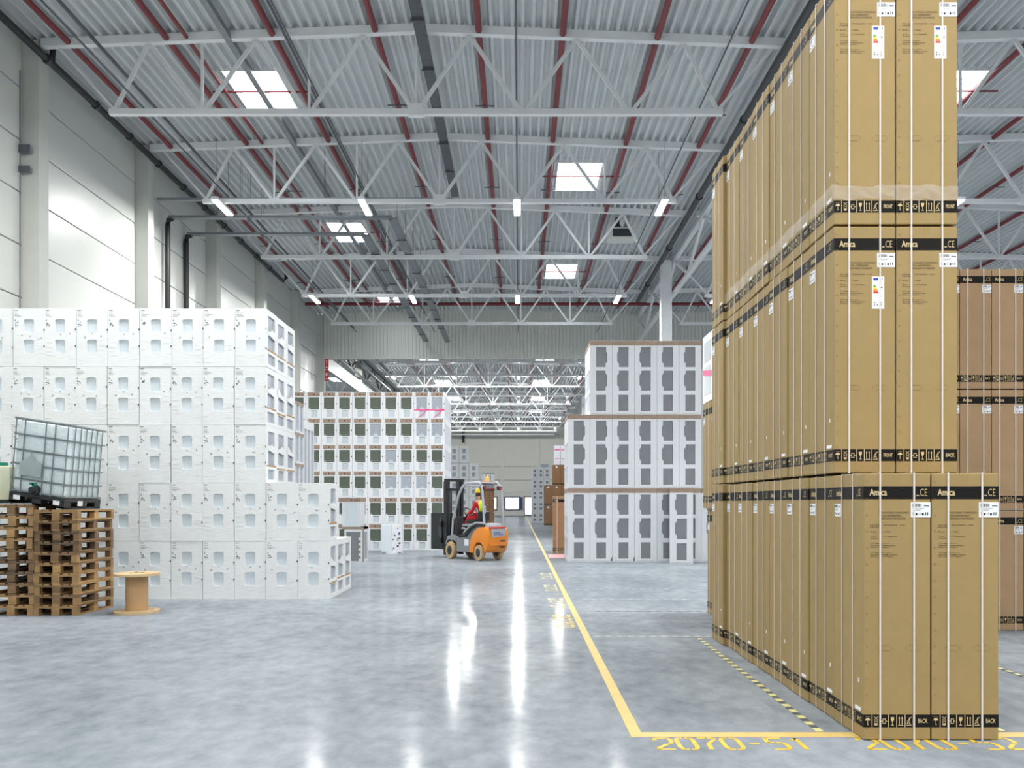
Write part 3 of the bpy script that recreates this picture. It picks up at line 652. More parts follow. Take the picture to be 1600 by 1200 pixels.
# ---------------------------------------------------------------- foam crates with recessed windows
def crate_body(w, d, h, holes, depth=.025):
    """holes: dict face -> list of polygons (u,v). Returns a mesh builder with real recesses and the recess floors."""
    FM = {'f': (lambda u, v, o: (-w / 2 + u, -d / 2 - o, v), w), 'r': (lambda u, v, o: (w / 2 + o, -d / 2 + u, v), d),
          'l': (lambda u, v, o: (-w / 2 - o, d / 2 - u, v), d), 'b': (lambda u, v, o: (w / 2 - u, d / 2 + o, v), w)}
    mb = MB(); panels = []
    for key, (mp, W_) in FM.items():
        hs = holes.get(key, [])
        if not hs: mb.rect(0, W_, 0, h, mp); continue
        bm = bmesh.new(); E = []
        for lp in [[(0, 0), (W_, 0), (W_, h), (0, h)]] + hs:
            vv = [bm.verts.new((a, b, 0)) for a, b in lp]
            E += [bm.edges.new((vv[i], vv[(i + 1) % len(vv)])) for i in range(len(vv))]
        bmesh.ops.triangle_fill(bm, use_beauty=True, use_dissolve=False, edges=E, normal=(0, 0, 1))
        bm.verts.index_update()
        mb.add([mp(v.co.x, v.co.y, 0) for v in bm.verts], [tuple(v.index for v in f.verts) for f in bm.faces]); bm.free()
        for lp in hs:
            n = len(lp)
            mb.add([mp(a, b, o) for o in (0, -depth) for a, b in lp], [(i, (i + 1) % n, (i + 1) % n + n, i + n) for i in range(n)])
            p = MB().flat(lp, mp, -depth + .001); panels.append((key, p))
    mb.add([(-w / 2, -d / 2, 0), (w / 2, -d / 2, 0), (w / 2, d / 2, 0), (-w / 2, d / 2, 0)], [(3, 2, 1, 0)])
    mb.add([(-w / 2, -d / 2, h), (w / 2, -d / 2, h), (w / 2, d / 2, h), (-w / 2, d / 2, h)], [(0, 1, 2, 3)])
    return mb, panels, FM
def rr(u0, u1, v0, v1, r, n=4):
    out = []
    for cx, cy, a0 in ((u1 - r, v0 + r, -90), (u1 - r, v1 - r, 0), (u0 + r, v1 - r, 90), (u0 + r, v0 + r, 180)):
        out += [(cx + r * math.cos(R(a0 + 90 * k / n)), cy + r * math.sin(R(a0 + 90 * k / n))) for k in range(n + 1)]
    return out
# washer boxes --------------------------------------------------------------
WW, WD_, WH = .496, .705, .918
def washer_kit(seed, side):
    r = random.Random(seed); w, d, h = WW, WD_, WH
    holes = {'f': [rr(.335 * w, .66 * w, h * .575, h * .81, .03), rr(.335 * w, .66 * w, h * .225, h * .46, .03)]}
    if side:
        a = r.uniform(.14, .2)
        holes['r'] = [rr(a * d, .8 * d, h * .62, h * .9, .02), rr(a * d, .8 * d, h * r.uniform(.28, .34), h * .56, .02), rr(a * d, .8 * d, h * .06, h * .24, .02)]
    mb, pn, FM = crate_body(w, d, h, holes); FR = FM['f'][0]; RT = FM['r'][0]
    k = [('body', mb.mesh('box_body', 'foam', fixn=False), None)]
    for key, p in pn: k.append(('window_panel', p.mesh('window_panel', 'pane_b' if key == 'f' else 'pane_g', fixn=False), None))
    t = MB()
    for q in range(4): t.rect(.02 + q * .014, .03 + q * .014, h - .038, h - .024 - .003 * (q % 2), FR, .0015)
    for i, v in enumerate((.075, .1, .112, .127)):
        u = .02
        for q in range(r.randint(2, 4)):
            L_ = r.uniform(.012, .03); t.rect(u, u + L_, h - v, h - v + .004, FR, .0015); u += L_ + .006
    t.flat([(.02, h - .195), (.035, h - .195), (.0275, h - .165)], FR, .0015).rect(.022, .033, h - .2, h - .197, FR, .0015)
    for i in range(9):
        u = .02 + r.uniform(0, .05); v = h - r.uniform(.225, .285); t.rect(u, u + r.uniform(.008, .018), v, v + r.uniform(.006, .014), FR, .0015)
    k.append(('printed_text', t.mesh('printed_text', 'ink', fixn=False), None))
    dm = MB()
    for i in range(r.randint(1, 3)):
        u = r.uniform(.06, w - .05); v = h * r.uniform(.47, .57); s = r.uniform(.011, .016)
        for a in range(4):
            c0, s0, c1, s1 = math.cos(a * math.pi / 2), math.sin(a * math.pi / 2), math.cos((a + 1) * math.pi / 2), math.sin((a + 1) * math.pi / 2)
            dm.flat([(u + s * c0, v + s * s0), (u + s * c1, v + s * s1), (u + .55 * s * c1, v + .55 * s * s1), (u + .55 * s * c0, v + .55 * s * s0)], FR, .0015)
    k.append(('diamond_mark', dm.mesh('diamond_mark', 'clip_d', fixn=False), None))
    for v in (h * r.uniform(.6, .64), h * r.uniform(.3, .34)):
        k.append(('edge_clip', MB().slab(w - .014, w + .002, v, v + .026, FR, 0, .006).mesh('edge_clip', r.choice(['clip_b', 'clip_d', 'clip_d'])), None))
    wr = MB()
    for i in range(7):
        v = h * r.uniform(.03, .5); u = r.choice([.02, w - .12]); wr.slab(u, u + r.uniform(.05, .1), v, v + .004, FR, 0, .0025)
    k.append(('film_wrinkle', wr.mesh('film_wrinkle', 'foam'), None))
    if side:
        v = h * r.uniform(.25, .29)
        k.append(('side_tape', MB().slab(.05 * d, .95 * d, v, v + .025, RT, 0, .003).mesh('side_tape', 'clip_b'), None))
        pts = [(.1 * d, h * .58), (.85 * d, h * .52)] + [((.85 - .15 * i) * d, h * (.6 + r.uniform(-.02, .12))) for i in range(6)]
        k.append(('torn_film', MB().flat(pts, RT, .004).mesh('torn_film', 'foam', fixn=False), None))
    return k
WK = [washer_kit(i, False) for i in range(6)]; WS = [washer_kit(20 + i, True) for i in range(4)]
WY = 16.21; WXR = PX(514.8, WY); wp = .5025; wr_ = random.Random(4)
for r_ in range(5):
    for c in range(12):
        if r_ >= 2 and c < 2: continue
        x = WXR - wp * (c + .5) + wr_.uniform(-.004, .004) + (0 if r_ < 4 else .012)
        edge = (c == 0 and r_ < 2) or (c == 2 and r_ >= 2)
        k = WS[wr_.randrange(4)] if edge else WK[wr_.randrange(6)]
        spawn(k, 'washing_machine_box', 'white wrapped box with two windows, %s row from floor, %s column from block right end' % (ORD[r_], ORD[c]), 'appliance box', (x, WY + WD_ / 2 + wr_.uniform(0, .012), r_ * .921), 0, 'white two-window box wall')
for r_, c, n in [(0, 0, 3), (1, 0, 1), (2, 2, 3), (3, 2, 3), (4, 2, 3)]:
    for j in range(1, n):
        spawn(WS[(r_ + j) % 4], 'washing_machine_box', 'white wrapped box on the wall\'s receding side, %s row from floor, %s deep' % (ORD[r_], ORD[j]), 'appliance box', (WXR - wp * (c + .5) - .004 * j, WY + WD_ / 2 + j * .722, r_ * .921), 0, 'white two-window box wall')
# crates behind the box wall: low crates and tall ribbed crates
def side_crate(w, d, h, ribs, cap=True):
    hs = [[(d * (i + .12) / ribs, h * .06), (d * (i + .88) / ribs, h * .06), (d * (i + .88) / ribs, h * .9), (d * (i + .12) / ribs, h * .9)] for i in range(ribs)]
    mb, pn, FM = crate_body(w, d, h, {'r': hs, 'f': [[(w * .15, h * .1), (w * .85, h * .1), (w * .85, h * .85), (w * .15, h * .85)]]})
    k = [('body', mb.mesh('crate_body', 'foamw', fixn=False), None)] + [('side_panel', p.mesh('side_panel', 'pane_g', fixn=False), None) for _, p in pn]
    if cap: k.append(('cap', MB().box(-w / 2 - .004, w / 2 + .004, -d / 2, d / 2, h - .05, h - .004).mesh('cap', 'cap'), None))
    return k
SK1 = side_crate(.5, .66, .556, 2); SK2 = side_crate(.5, .92, 1.53, 3, False)
xr = WXR - 2 * wp
for i in range(6): spawn(SK1, 'foam_crate', 'low white foam crate behind the box wall, %s in its stack from floor' % ORD[i], 'crate', (xr - .25, 18.37 + .35, i * .56), 0, 'low crates behind the wall')
for i in range(2): spawn(SK2, 'foam_crate', 'tall ribbed white crate behind the box wall, %s of its stack' % ('lower', 'upper')[i], 'crate', (xr - .25, 19.55, i * 1.535), 0, 'tall ribbed crates')
# green-window crates -----------------------------------------------------------
GW, GD, GH = .492, .62, .848
def green_kit(panel, seed, side=True, pink=0):
    w, d, h = GW, GD, GH; r = random.Random(seed)
    holes = {'f': [[(.15 * w, h * .335), (.85 * w, h * .335), (.85 * w, h * .8), (.15 * w, h * .8)], [(.35 * w, h * .045), (.74 * w, h * .045), (.74 * w, h * .3), (.35 * w, h * .3)]]}
    if side: holes['r'] = [[(d * (.1 + .3 * i), h * .06), (d * (.3 + .3 * i), h * .06), (d * (.3 + .3 * i), h * .84), (d * (.1 + .3 * i), h * .84)] for i in range(3)]
    mb, pn, FM = crate_body(w, d, h - .0, holes, .03); FR = FM['f'][0]
    k = [('body', mb.mesh('crate_body', 'foamw', fixn=False), None)]
    for i, (key, p) in enumerate(pn): k.append(('window_panel', p.mesh('window_panel', (panel if i == 0 else 'pane_l') if key == 'f' else 'pane_g', fixn=False), None))
    k.append(('cap', MB().box(-.4 * w, .4 * w, -d / 2 - .006, d / 2, h * .835, h * .985).mesh('cap', 'cap'), None)); i = len(k) - 1
    q = MB()
    for u, ww in ((.3, .03), (.5, .12), (.74, .05)): q.rect((u - ww / 2) * w, (u + ww / 2) * w, h * .89, h * .93, FR, .008)
    k.append(('cap_print', q.mesh('cap_print', 'ink', fixn=False), i))
    for v, hh in ((.55, .05), (.42, .02), (.68, .018)):
        k.append(('post_slot', MB().slab(-.018, .018, h * v - h * hh / 2, h * v + h * hh / 2, lambda u, vv, o: FR(u * .7 + w - .016, vv, o), 0, .003).mesh('post_slot', 'ink' if hh > .03 else 'pane_l'), None))
    if panel == 'pane_s':
        k.append(('round_tab', MB().flat([(.5 * w + .16 * w * math.cos(a), h * .335 + .2 * h * math.sin(a) * .5) for a in [math.pi * j / 8 for j in range(9)]], FR, -.02).mesh('round_tab', 'pane_l', fixn=False), None))
    else:
        k.append(('corner_peg', MB().slab(.18 * w, .26 * w, h * .335, h * .37, FR, -.03, 0).mesh('corner_peg', 'foamw'), None))
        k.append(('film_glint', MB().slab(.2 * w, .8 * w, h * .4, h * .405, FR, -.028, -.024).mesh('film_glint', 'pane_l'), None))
    if pink:
        k.append(('pink_tape', MB().slab(0, w, h * .29, h * .35, FR, .001, .004).flat([(.25 * w, .02 * h), (.33 * w, .02 * h), (w, .36 * h), (.9 * w, .36 * h)], FR, .004).mesh('pink_tape', 'pink'), None))
    return k
GK = {'g': [green_kit('pane_gn', i) for i in range(3)], 's': [green_kit('pane_s', 8)], 'p': [green_kit('pane_s', 9, pink=1)]}
GY_ = 33.1; GXR = PX(695, GY_); gp = .4985
SIL = {(5, 0): 'p', (5, 1): 'p', (4, 0): 's', (4, 1): 's', (4, 4): 's', (3, 3): 's', (2, 1): 's', (2, 2): 's', (2, 3): 's'}
for r_ in range(6):
    for c in range(11):
        kd = SIL.get((r_, c), 'g'); k = GK[kd]; k = k[(r_ + c) % len(k)]
        nm = {'g': 'white crate with dark green window', 's': 'white crate with silver window', 'p': 'white crate with silver window and pink tape'}[kd]
        spawn(k, 'foam_crate', '%s, %s row from floor, %s from right end' % (nm, ORD[r_], ORD[c]), 'crate', (GXR - gp * (c + .5), GY_ + GD / 2, r_ * .852), 0, 'green-window crate stack')
    for j in range(1, 5):
        spawn(GK['g'][j % 3], 'foam_crate', 'white crate on the receding side of the green-window stack, %s row, %s deep' % (ORD[r_], ORD[j]), 'crate', (GXR - gp * .5, GY_ + GD / 2 + j * .626, r_ * .852), 0, 'green-window crate stack')
# grey-window tall crates (refrigerators in foam) -------------------------------
FW, FD, FH = .57, .66, 1.9
def tall_kit(flip, scuff=False):
    w, d, h = FW, FD, FH; fx = (lambda u: (1 - u) * w) if flip else (lambda u: u * w)
    t = lambda f: h * (1 - f)
    def notch(a, b, up):
        L_ = a - b
        p = [(.3, b), (.73, b), (.73, a)] + [(.3 if up else .27, a)] + ([(.3, a - .12 * L_), (.22, a - .24 * L_)] if up else [(.27, a - .22 * L_), (.22, a - .3 * L_)]) + [(.22, b + .28 * L_), (.3, b + .16 * L_)]
        return [(fx(u), v) for u, v in p]
    hs = [notch(t(.085), t(.357), False), notch(t(.405), t(.677), True), [(fx(.28), t(.955)), (fx(.72), t(.955)), (fx(.72), t(.734)), (fx(.28), t(.734))]]
    sd = [[(d * .15, h * .05), (d * .85, h * .05), (d * .85, h * .3), (d * .15, h * .3)], [(d * .15, h * .35), (d * .85, h * .35), (d * .85, h * .62), (d * .15, h * .62)]]
    mb, pn, FM = crate_body(w, d, h, {'f': hs, 'l': sd}, .03); FR = FM['f'][0]
    k = [('body', mb.mesh('crate_body', 'foamw', fixn=False), None)]
    for key, p in pn: k.append(('window_panel', p.mesh('window_panel', 'pane_dg' if key == 'f' else 'pane_l', fixn=False), None))
    k.append(('cap', MB().box(-w / 2 - .003, w / 2 + .003, -d / 2 - .004, d / 2 + .004, h - .12, h - .003).mesh('cap', 'cap', bevel=.006), None))
    g = MB()
    for i in range(12): g.slab(.02, .14 * w, h * (.06 + .072 * i), h * (.06 + .072 * i) + .006, FR, 0, .002).slab(.8 * w, .98 * w, h * (.06 + .072 * i), h * (.06 + .072 * i) + .006, FR, 0, .002)
    k.append(('foam_ridge', g.mesh('foam_ridge', 'foamw'), None))
    k.append(('base_rail', MB().box(-.42 * w, .42 * w, -d / 2 - .004, -d / 2, .02, .035).mesh('base_rail', 'pane_l'), None))
    if scuff: k.append(('scuff_mark', MB().flat([(.96 * w, .02), (w, .02), (w, .14), (.97 * w, .1), (.95 * w, .05)], FR, .003).mesh('scuff_mark', 'clip_d', fixn=False), None))
    return k
TKF = {f: tall_kit(f) for f in (False, True)}; TKS = tall_kit(False, True)
FY = GY(878); fpx = .5755; FX0 = PX(887, FY)
for r_, c0, flips in ((0, 0, []), (1, 0, [0, 1]), (2, 1, [1])):
    for c in range(c0, 7 if r_ == 0 else 6):
        k = TKS if (r_ == 0 and c in (1, 2)) else TKF[c in flips]
        spawn(k, 'foam_crate', 'tall white crate with three grey windows, %s layer, %s column from aisle' % (LAY[r_], ORD[c]), 'crate', (FX0 + (c + .5) * fpx, FY + FD / 2, r_ * 1.904), 0, 'grey-window crate stack')
        if c == c0:
            for j in (1, 2): spawn(TKF[False], 'foam_crate', 'white crate on aisle side of the grey-window stack, %s layer, %s deep' % (LAY[r_], ORD[j]), 'crate', (FX0 + (c + .5) * fpx, FY + FD / 2 + j * .67, r_ * 1.904), 0, 'grey-window crate stack')
yq = GY(883.5)
spawn(TKF[False], 'foam_crate', 'tall white crate standing alone in front of the grey-window stack', 'crate', (PX(1074, yq + .1), FY - .42, 0), R(-7))
# white wrapped crates with pink tape above the tan cartons behind the tower
for j in range(3):
    y = 12.1 + .36 + j * .712
    k = washer_kit(60 + j, True)
    o = spawn(k, 'washing_machine_box', 'white wrapped box above the tan cartons beside the tower, %s from front' % ORD[j], 'appliance box', (PX(1098.5, 14.2) + .25, y, 2.89), R(90 * 0), 'white boxes behind the tower')
    for ch in list(o.children):
        if ch.name.startswith('torn') or ch.name.startswith('side_tape'): bpy.data.objects.remove(ch)
    MB().slab(0, .6, .35, .43, lambda u, v, oo: (-.248 - oo, .3 - u, v + u * .0 + (.12 * (.3 - u))), .001, .006).obj('pink_tape', 'pink', o)
    for a in (0, 1):
        MB().slab(.08, .52, .1 + .45 * a, .48 + .38 * a if a == 0 else .82, lambda u, v, oo: (-.248 - oo, .3 - u, v), .0, .003).obj('side_panel', 'pane_l', o)
# single brown carton beside the stack; far stacks on the right --------------------
yk = GY(865); KD = carton_kit(.46, .6, 1.72, 'carton3', 'BACK', detail=False)
spawn(KD, 'refrigerator_carton', 'single dark brown strapped carton beside the grey-window crates', 'carton', (PX(876.5, yk), yk + .3, 0))
def plain_box(w, d, h, m, seam='crease', dots=True):
    k = [('body', MB().box(-w / 2, w / 2, -d / 2, d / 2, .003, h - .003).mesh('carton_body', m, bevel=.012), None)]
    FR = lambda u, v, o: (-w / 2 + u, -d / 2 - o, v)
    if dots: k.append(('label_sticker', MB().slab(.38 * w, .62 * w, h * .86, h * .94, FR, 0, .006).mesh('label_sticker', 'sticker'), None))
    k.append(('printed_band', MB().slab(0, w, h * .03, h * .09, FR, 0, .005).mesh('printed_band', 'ink2'), None))
    k.append(('strap', MB().slab(.2 * w, .24 * w, 0, h, FR, 0, .008).mesh('strap', 'crease'), None)); k.append(('strap', MB().slab(.76 * w, .8 * w, 0, h, FR, 0, .008).mesh('strap', 'crease'), None))
    return k
PB = plain_box(.56, .6, 1.36, 'carton3')
yr = 69.5
for r_, n0, n in ((0, 0, 3), (1, 0, 3), (2, 1, 3)):
    for c in range(n0, n): spawn(PB, 'appliance_carton', 'small brown carton stacked far down the aisle, %s layer, %s from aisle' % (LAY[r_], ORD[c]), 'carton', (PX(850, yr) + (c + .5) * .57, yr + .3, r_ * 1.37), 0, 'far brown cartons')
def printed_box(w, d, h, m, marks, mm):
    FR = lambda u, v, o: (-w / 2 + u, -d / 2 - o, v)
    k = [('body', MB().box(-w / 2, w / 2, -d / 2, d / 2, .003, h - .003).mesh('box_body', m, bevel=.01), None)]
    for (u0, u1, v0, v1) in marks: k.append(('printed_mark', MB().slab(u0 * w, u1 * w, v0 * h, v1 * h, FR, 0, .004).mesh('printed_mark', mm), None))
    return k
RB = printed_box(.42, .6, 1.32, 'sticker', [(.1, .9, .74, .8), (.2, .45, .3, .34), (.55, .8, .3, .34)], 'pink')
for c in range(2): spawn(RB, 'appliance_box', 'white box with red print on top of the far brown cartons, %s one' % ('left', 'right')[c], 'appliance box', (PX(865.5, yr) + .22 + c * .44, yr + .3, 3 * 1.37), 0, 'red-print boxes')
QB = printed_box(.46, .6, .84, 'foamw', [(.34, .72, .58, .8), (.34, .72, .2, .42)], 'pane_dg')
yg = 78.0
for r_ in range(5):
    for c in range(3): spawn(QB, 'appliance_box', 'grey-white box with two dark squares beside far brown cartons, %s row, %s column' % (ORD[r_], ORD[c]), 'appliance box', (PX(830.5, yg) + (c + .5) * .468, yg + .3, r_ * .844), 0, 'far two-square boxes')
tag(MB().box(PX(845, yg), PX(857, yg), yg + .1, yg + .6, 4.22, 4.5).obj('loose_carton', 'pane_g', bevel=.02), 'small grey carton lying on the far two-square boxes', 'carton')
# far white boxes behind the green stack (left of the aisle)
HB = printed_box(.52, .6, .915, 'foam', [(.32, .68, .56, .8), (.32, .68, .2, .44)], 'pane_g')
yh_ = 55.0; XR = PX(748, yh_)
for c, n in ((0, 4), (1, 5), (2, 5), (3, 6)):
    for r_ in range(n):
        spawn(HB, 'washing_machine_box', 'white two-window box behind the forklift, %s row from floor, %s column from aisle' % (ORD[r_], ORD[c]), 'appliance box', (XR - .53 * (c + .5), yh_ + .3 + (1.2 if c == 3 else 0), r_ * .92), 0, 'far white boxes by the aisle')
# brown carton load with white box on top, behind the driver
yv = 75.0; xb0 = PX(750, yv)
CB = printed_box(.34, .5, .6, 'carton3', [(.3, .42, .6, .7), (.6, .72, .3, .4), (.3, .4, .2, .26)], 'strap')
for r_ in range(4):
    for c in range(3): spawn(CB, 'carton', 'small brown carton with light dots behind the driver, %s row, %s column' % (ORD[r_], ORD[c]), 'carton', (xb0 + .17 + c * .345, yv + .25, r_ * .605), 0, 'dotted cartons behind the driver')
t = thing('load_board', 'flat red-edged board on top of the dotted cartons', 'board', (xb0 + .52, yv + .25, 2.42)); MB().box(-.55, .55, -.27, .27, 0, .1).obj('board', 'black', t); MB().box(-.56, .56, -.29, -.27, .1, .16).obj('red_edge', 'red', t); MB().box(-.5, .5, -.2, .2, .1, .62).obj('grey_tub', 'pane_g', t, bevel=.05)
spawn(printed_box(.9, .5, .66, 'sticker', [(0, 1, .92, 1.0), (.3, .34, .1, .85), (.66, .7, .1, .85)], 'ink'), 'appliance_box', 'white box with black lid edge topping the load behind the driver', 'appliance box', (xb0 + .6, yv + .25, 3.05))
# crates in front of the green stack ---------------------------------------------
ys = GY(878); xs = PX(538, ys)
def lone_kits():
    w, d, h = .5, .8, .9
    tooth = [(.08, 0.02)]
    L_ = []; Rr = []
    for i in range(5):
        a, b = .02 + i * .15, .02 + i * .15 + .075
        L_ += [(.2, a), (.2, b), (.1, b), (.1, b + .075)]; Rr += [(.74, a), (.74, b), (.84, b), (.84, b + .075)]
    poly = [(u * w, v * h) for u, v in [(.2, .02)] + [q for q in Rr] + [(.84, .8), (.84, .86), (.1, .86)] + L_[::-1]]
    cl = [];
    for p in poly:
        if not cl or (abs(cl[-1][0] - p[0]) + abs(cl[-1][1] - p[1])) > 1e-4: cl.append(p)
    if abs(cl[0][0] - cl[-1][0]) + abs(cl[0][1] - cl[-1][1]) < 1e-4: cl.pop()
    mb, pn, FM = crate_body(w, d, h, {'f': [cl], 'r': [[(.12 * d, .06 * h), (.85 * d, .06 * h), (.85 * d, .85 * h), (.12 * d, .85 * h)]]}, .03)
    a = [('body', mb.mesh('crate_body', 'foamw', fixn=False), None)] + [('window_panel', p.mesh('window_panel', 'pane_dg' if key == 'f' else 'pane_g', fixn=False), None) for key, p in pn]
    a.append(('corner_board', MB().box(w / 2 - .03, w / 2 + .006, -d / 2 - .008, -d / 2 + .02, .0, h).mesh('corner_board', 'cap'), None))
    a.append(('cap', MB().box(-w / 2 - .05, w / 2, -d / 2 - .005, d / 2, h - .06, h).mesh('cap', 'cap'), None))
    w2, h2 = .47, .74
    mb, pn, FM = crate_body(w2, d, h2, {'f': [[(.22 * w2, .03 * h2), (.8 * w2, .03 * h2), (.8 * w2, .83 * h2), (.22 * w2, .83 * h2)]], 'l': [[(.1 * d, .05 * h2), (.9 * d, .05 * h2), (.9 * d, .8 * h2), (.1 * d, .8 * h2)]]}, .012)
    b = [('body', mb.mesh('crate_body', 'foamw', fixn=False), None)] + [('window_panel', p.mesh('window_panel', 'pane_b', fixn=False), None) for key, p in pn]
    b.append(('cap', MB().box(-w2 / 2 - .02, w2 / 2 + .005, -d / 2 - .006, d / 2, h2 - .09, h2).mesh('cap', 'cap'), None))
    q = MB()
    for u in (.5, .68, .8): q.slab(u * w2, (u + .06) * w2, h2 - .06, h2 - .035, FM['f'][0], .006, .009)
    b.append(('cap_print', q.mesh('cap_print', 'ink'), len(b) - 1))
    return a, b
LA, LB = lone_kits()
spawn(LA, 'foam_crate', 'white crate with toothed grey window standing before the green-window stack', 'crate', (xs + .25, ys + .4, 0))
spawn(LB, 'foam_crate', 'white crate with pale panel and brown cap on the toothed crate', 'crate', (PX(548.5, ys), ys + .4, .905))
# rounded machine with marbled panel
ym = GY(865.5); t = thing('wrapped_appliance', 'white appliance with blue-grey marbled panel before the green-window crates', 'appliance', (PX(611, ym), ym + .35, 0))
mw = 32 / F * ym
MB().box(-mw / 2, 0, -.3, .3, .05, .88).obj('front_panel', 'pane_b', t, bevel=.02)
MB().box(0, mw / 2, -.28, .3, .05, .88).obj('marbled_panel', 'foamw', t, bevel=.01)
rm = random.Random(2); mpf = lambda u, v, o: (u, -.281 - o, v)
for i in range(16):
    u, v, s = rm.uniform(.03, mw / 2 - .04), rm.uniform(.1, .82), rm.uniform(.01, .035); MB().flat([(u + s * rm.uniform(.5, 1.2) * math.cos(a * .9), v + s * rm.uniform(.5, 1.4) * math.sin(a * .9)) for a in range(7)], mpf, .002).obj('marbling_patch', 'clip_d', t, fixn=False)
MB().flat([(.2, .56), (.27, .58), (.26, .66), (.22, .64)], mpf, .003).obj('blue_patch', 'blue', t, fixn=False)
MB().box(-.02, .0, -.302, -.28, .05, .88).obj('corner_strip', 'foamw', t)
MB().lathe([(0, 0), (mw / 2 + .02, 0), (mw / 2 + .02, .05), (0, .05)], 20).obj('foam_base', 'foamw', t)
# ---------------------------------------------------------------- wooden pallets
K = .75                                   # widths across the hall
def pallet_kit(ms):
    k = []; w = .8 * K; L_ = 1.2
    bw = [.1 * K, .145 * K, .1 * K]; bx = [-w / 2 + bw[0] / 2, 0, w / 2 - bw[2] / 2]; by = [-.6 + .05, 0, .6 - .05]; r = random.Random(len(ms) + ms[0])
    nm = lambda: M['wood'][r.choice(ms)]
    for i in range(3): k.append(('bottom_board', MB().box(bx[i] - bw[i] / 2, bx[i] + bw[i] / 2, -L_ / 2, L_ / 2, 0, .02).mesh('bottom_board', nm()), None))
    for i in range(3):
        for j in range(3): k.append(('block', MB().box(bx[i] - bw[i] / 2, bx[i] + bw[i] / 2, by[j] - (.05 if j != 1 else .07), by[j] + (.05 if j != 1 else .07), .02, .098).mesh('block', nm()), None))
    for j in range(3): k.append(('stringer_board', MB().box(-w / 2, w / 2, by[j] - .05, by[j] + .05, .098, .12).mesh('stringer_board', nm()), None))
    for x, b in ((-w / 2 + bw[0] / 2 + .005, .145 * K), (-.17 * w * 1.3, .1 * K), (0, .145 * K), (.17 * w * 1.3, .1 * K), (w / 2 - bw[0] / 2 - .005, .145 * K)):
        x = max(-w / 2 + b / 2, min(w / 2 - b / 2, x)); k.append(('deck_board', MB().box(x - b / 2, x + b / 2, -L_ / 2, L_ / 2, .12, .141).mesh('deck_board', nm()), None))
    return k
PK = [pallet_kit(m) for m in ([0, 0, 3], [0, 1], [1, 2, 1], [3, 0, 1], [0, 1, 3])]
py0 = 13.82; rp = random.Random(9)
xR = PX(122, py0) - .4 * K; xL = PX(55, py0) - .4 * K - .02
order = [0, 1, 4, 0, 3, 1, 2, 2, 1, 0, 3]
for s_, (x, n, p) in enumerate(((xR, 10, .1432), (xL, 10, .1512))):
    for i in range(n):
        spawn(PK[order[(i + 3 * s_) % 11]], 'wooden_pallet', 'worn wooden pallet, %s from floor in the %s stack beside the drum wall' % (ORD[i], ('right', 'left')[s_]) if 0 else 'worn wooden pallet, %s from floor in the %s pallet stack' % (ORD[i], ('right', 'left')[s_]),
              'pallet', (x + rp.uniform(-.012, .012), py0 + .6 + rp.uniform(-.015, .015), i * p), R(rp.uniform(-.8, .8)), 'wooden pallet stacks')
# ---------------------------------------------------------------- tote tank, tilted on the pallets
TA = R(6.3); TZ = 1.492; TX, TY = PX(58, 13.9) , 14.47
def tt(x, y, z):
    return ((x * math.cos(TA) + z * math.sin(TA)) * K, y, -x * math.sin(TA) + z * math.cos(TA))
ibc = thing('tote_tank', 'tilted caged plastic tote tank with pale blue liquid on the pallets', 'tote tank', (TX, TY, TZ))
b = MB()
for x in (-.42, 0, .42):
    for y in (-.5, 0, .5): b.box(x - .08, x + .08, y - .1, y + .1, 0, .1)
b.box(-.5, .5, -.6, .6, .09, .14)
for x in (-.42, 0, .42): b.box(x - .08, x + .08, -.6, .6, 0, .025)
b.xf(tt).obj('pallet_base', 'black', ibc)
for x in (-.36, .36): MB().box(x - .06, x + .06, -.606, -.6, .04, .1).xf(tt).obj('base_label', 'sticker', ibc)
for y in (-.1,): MB().box(.5, .506, y - .08, y + .08, .04, .11).xf(tt).obj('base_label', 'sticker', ibc)
def rounded(x0, x1, y0, y1, z0, z1, r, m, name):
    me = MB().box(x0, x1, y0, y1, z0, z1).mesh(name, m, bevel=r, smooth=True)
    for v in me.vertices: v.co = tt(*v.co)
    return me
ob('liquid', rounded(-.455, .455, -.555, .555, .16, 1.0, .05, 'liquid', 'liquid'), ibc)
ob('bottle', rounded(-.475, .475, -.575, .575, .145, 1.12, .07, 'shell', 'bottle'), ibc)
hz = [.16, .33, .53, .72, .93, 1.14]
for z in hz:
    q = [(-.495, -.595), (.495, -.595), (.495, .595), (-.495, .595)]
    h_ = MB()
    for i in range(4): h_.tube([(q[i][0], q[i][1], z), (q[(i + 1) % 4][0], q[(i + 1) % 4][1], z)], .013 if z < 1.1 else .018, 6)
    h_.xf(tt).obj('cage_hoop', 'wire', ibc)
bar = lambda x, y: MB().tube([(x, y, .14), (x, y, 1.15)], .011, 6).xf(tt).obj('cage_bar', 'wire', ibc)
for x in (-.47, -.31, .07, .24, .47): bar(x, -.6)
for y in (-.42, -.24, -.06, .12, .3, .48): bar(.5, y)
for y in (-.4, 0, .4): bar(-.5, y)
for x in (-.25, .25): bar(x, .6)
MB().prism([(-.2, .38), (.2, .38), (.2, .56), (.07, .6), (.0, .7), (-.07, .6), (-.2, .56)], -.625, -.612, lambda y, a, bz: (a - .14, y, bz)).xf(tt).obj('id_plate', 'plate', ibc)
vl = MB().lathe([(0, .0), (.07, 0), (.07, .1), (.045, .12), (.045, .2), (0, .2)], 14, (-.02, 0, 0), 'y').xf(lambda x, y, z: tt(x, -.56 - y, z + .2)).obj('outlet', 'black', ibc)
MB().box(-.08, .05, -.72, -.69, .27, .3).box(-.03, .0, -.72, -.69, .2, .3).xf(tt).obj('tap_handle', 'valve', vl)
MB().lathe([(0, 1.11), (.1, 1.11), (.1, 1.15), (0, 1.15)], 16).xf(tt).obj('lid', 'black', ibc)
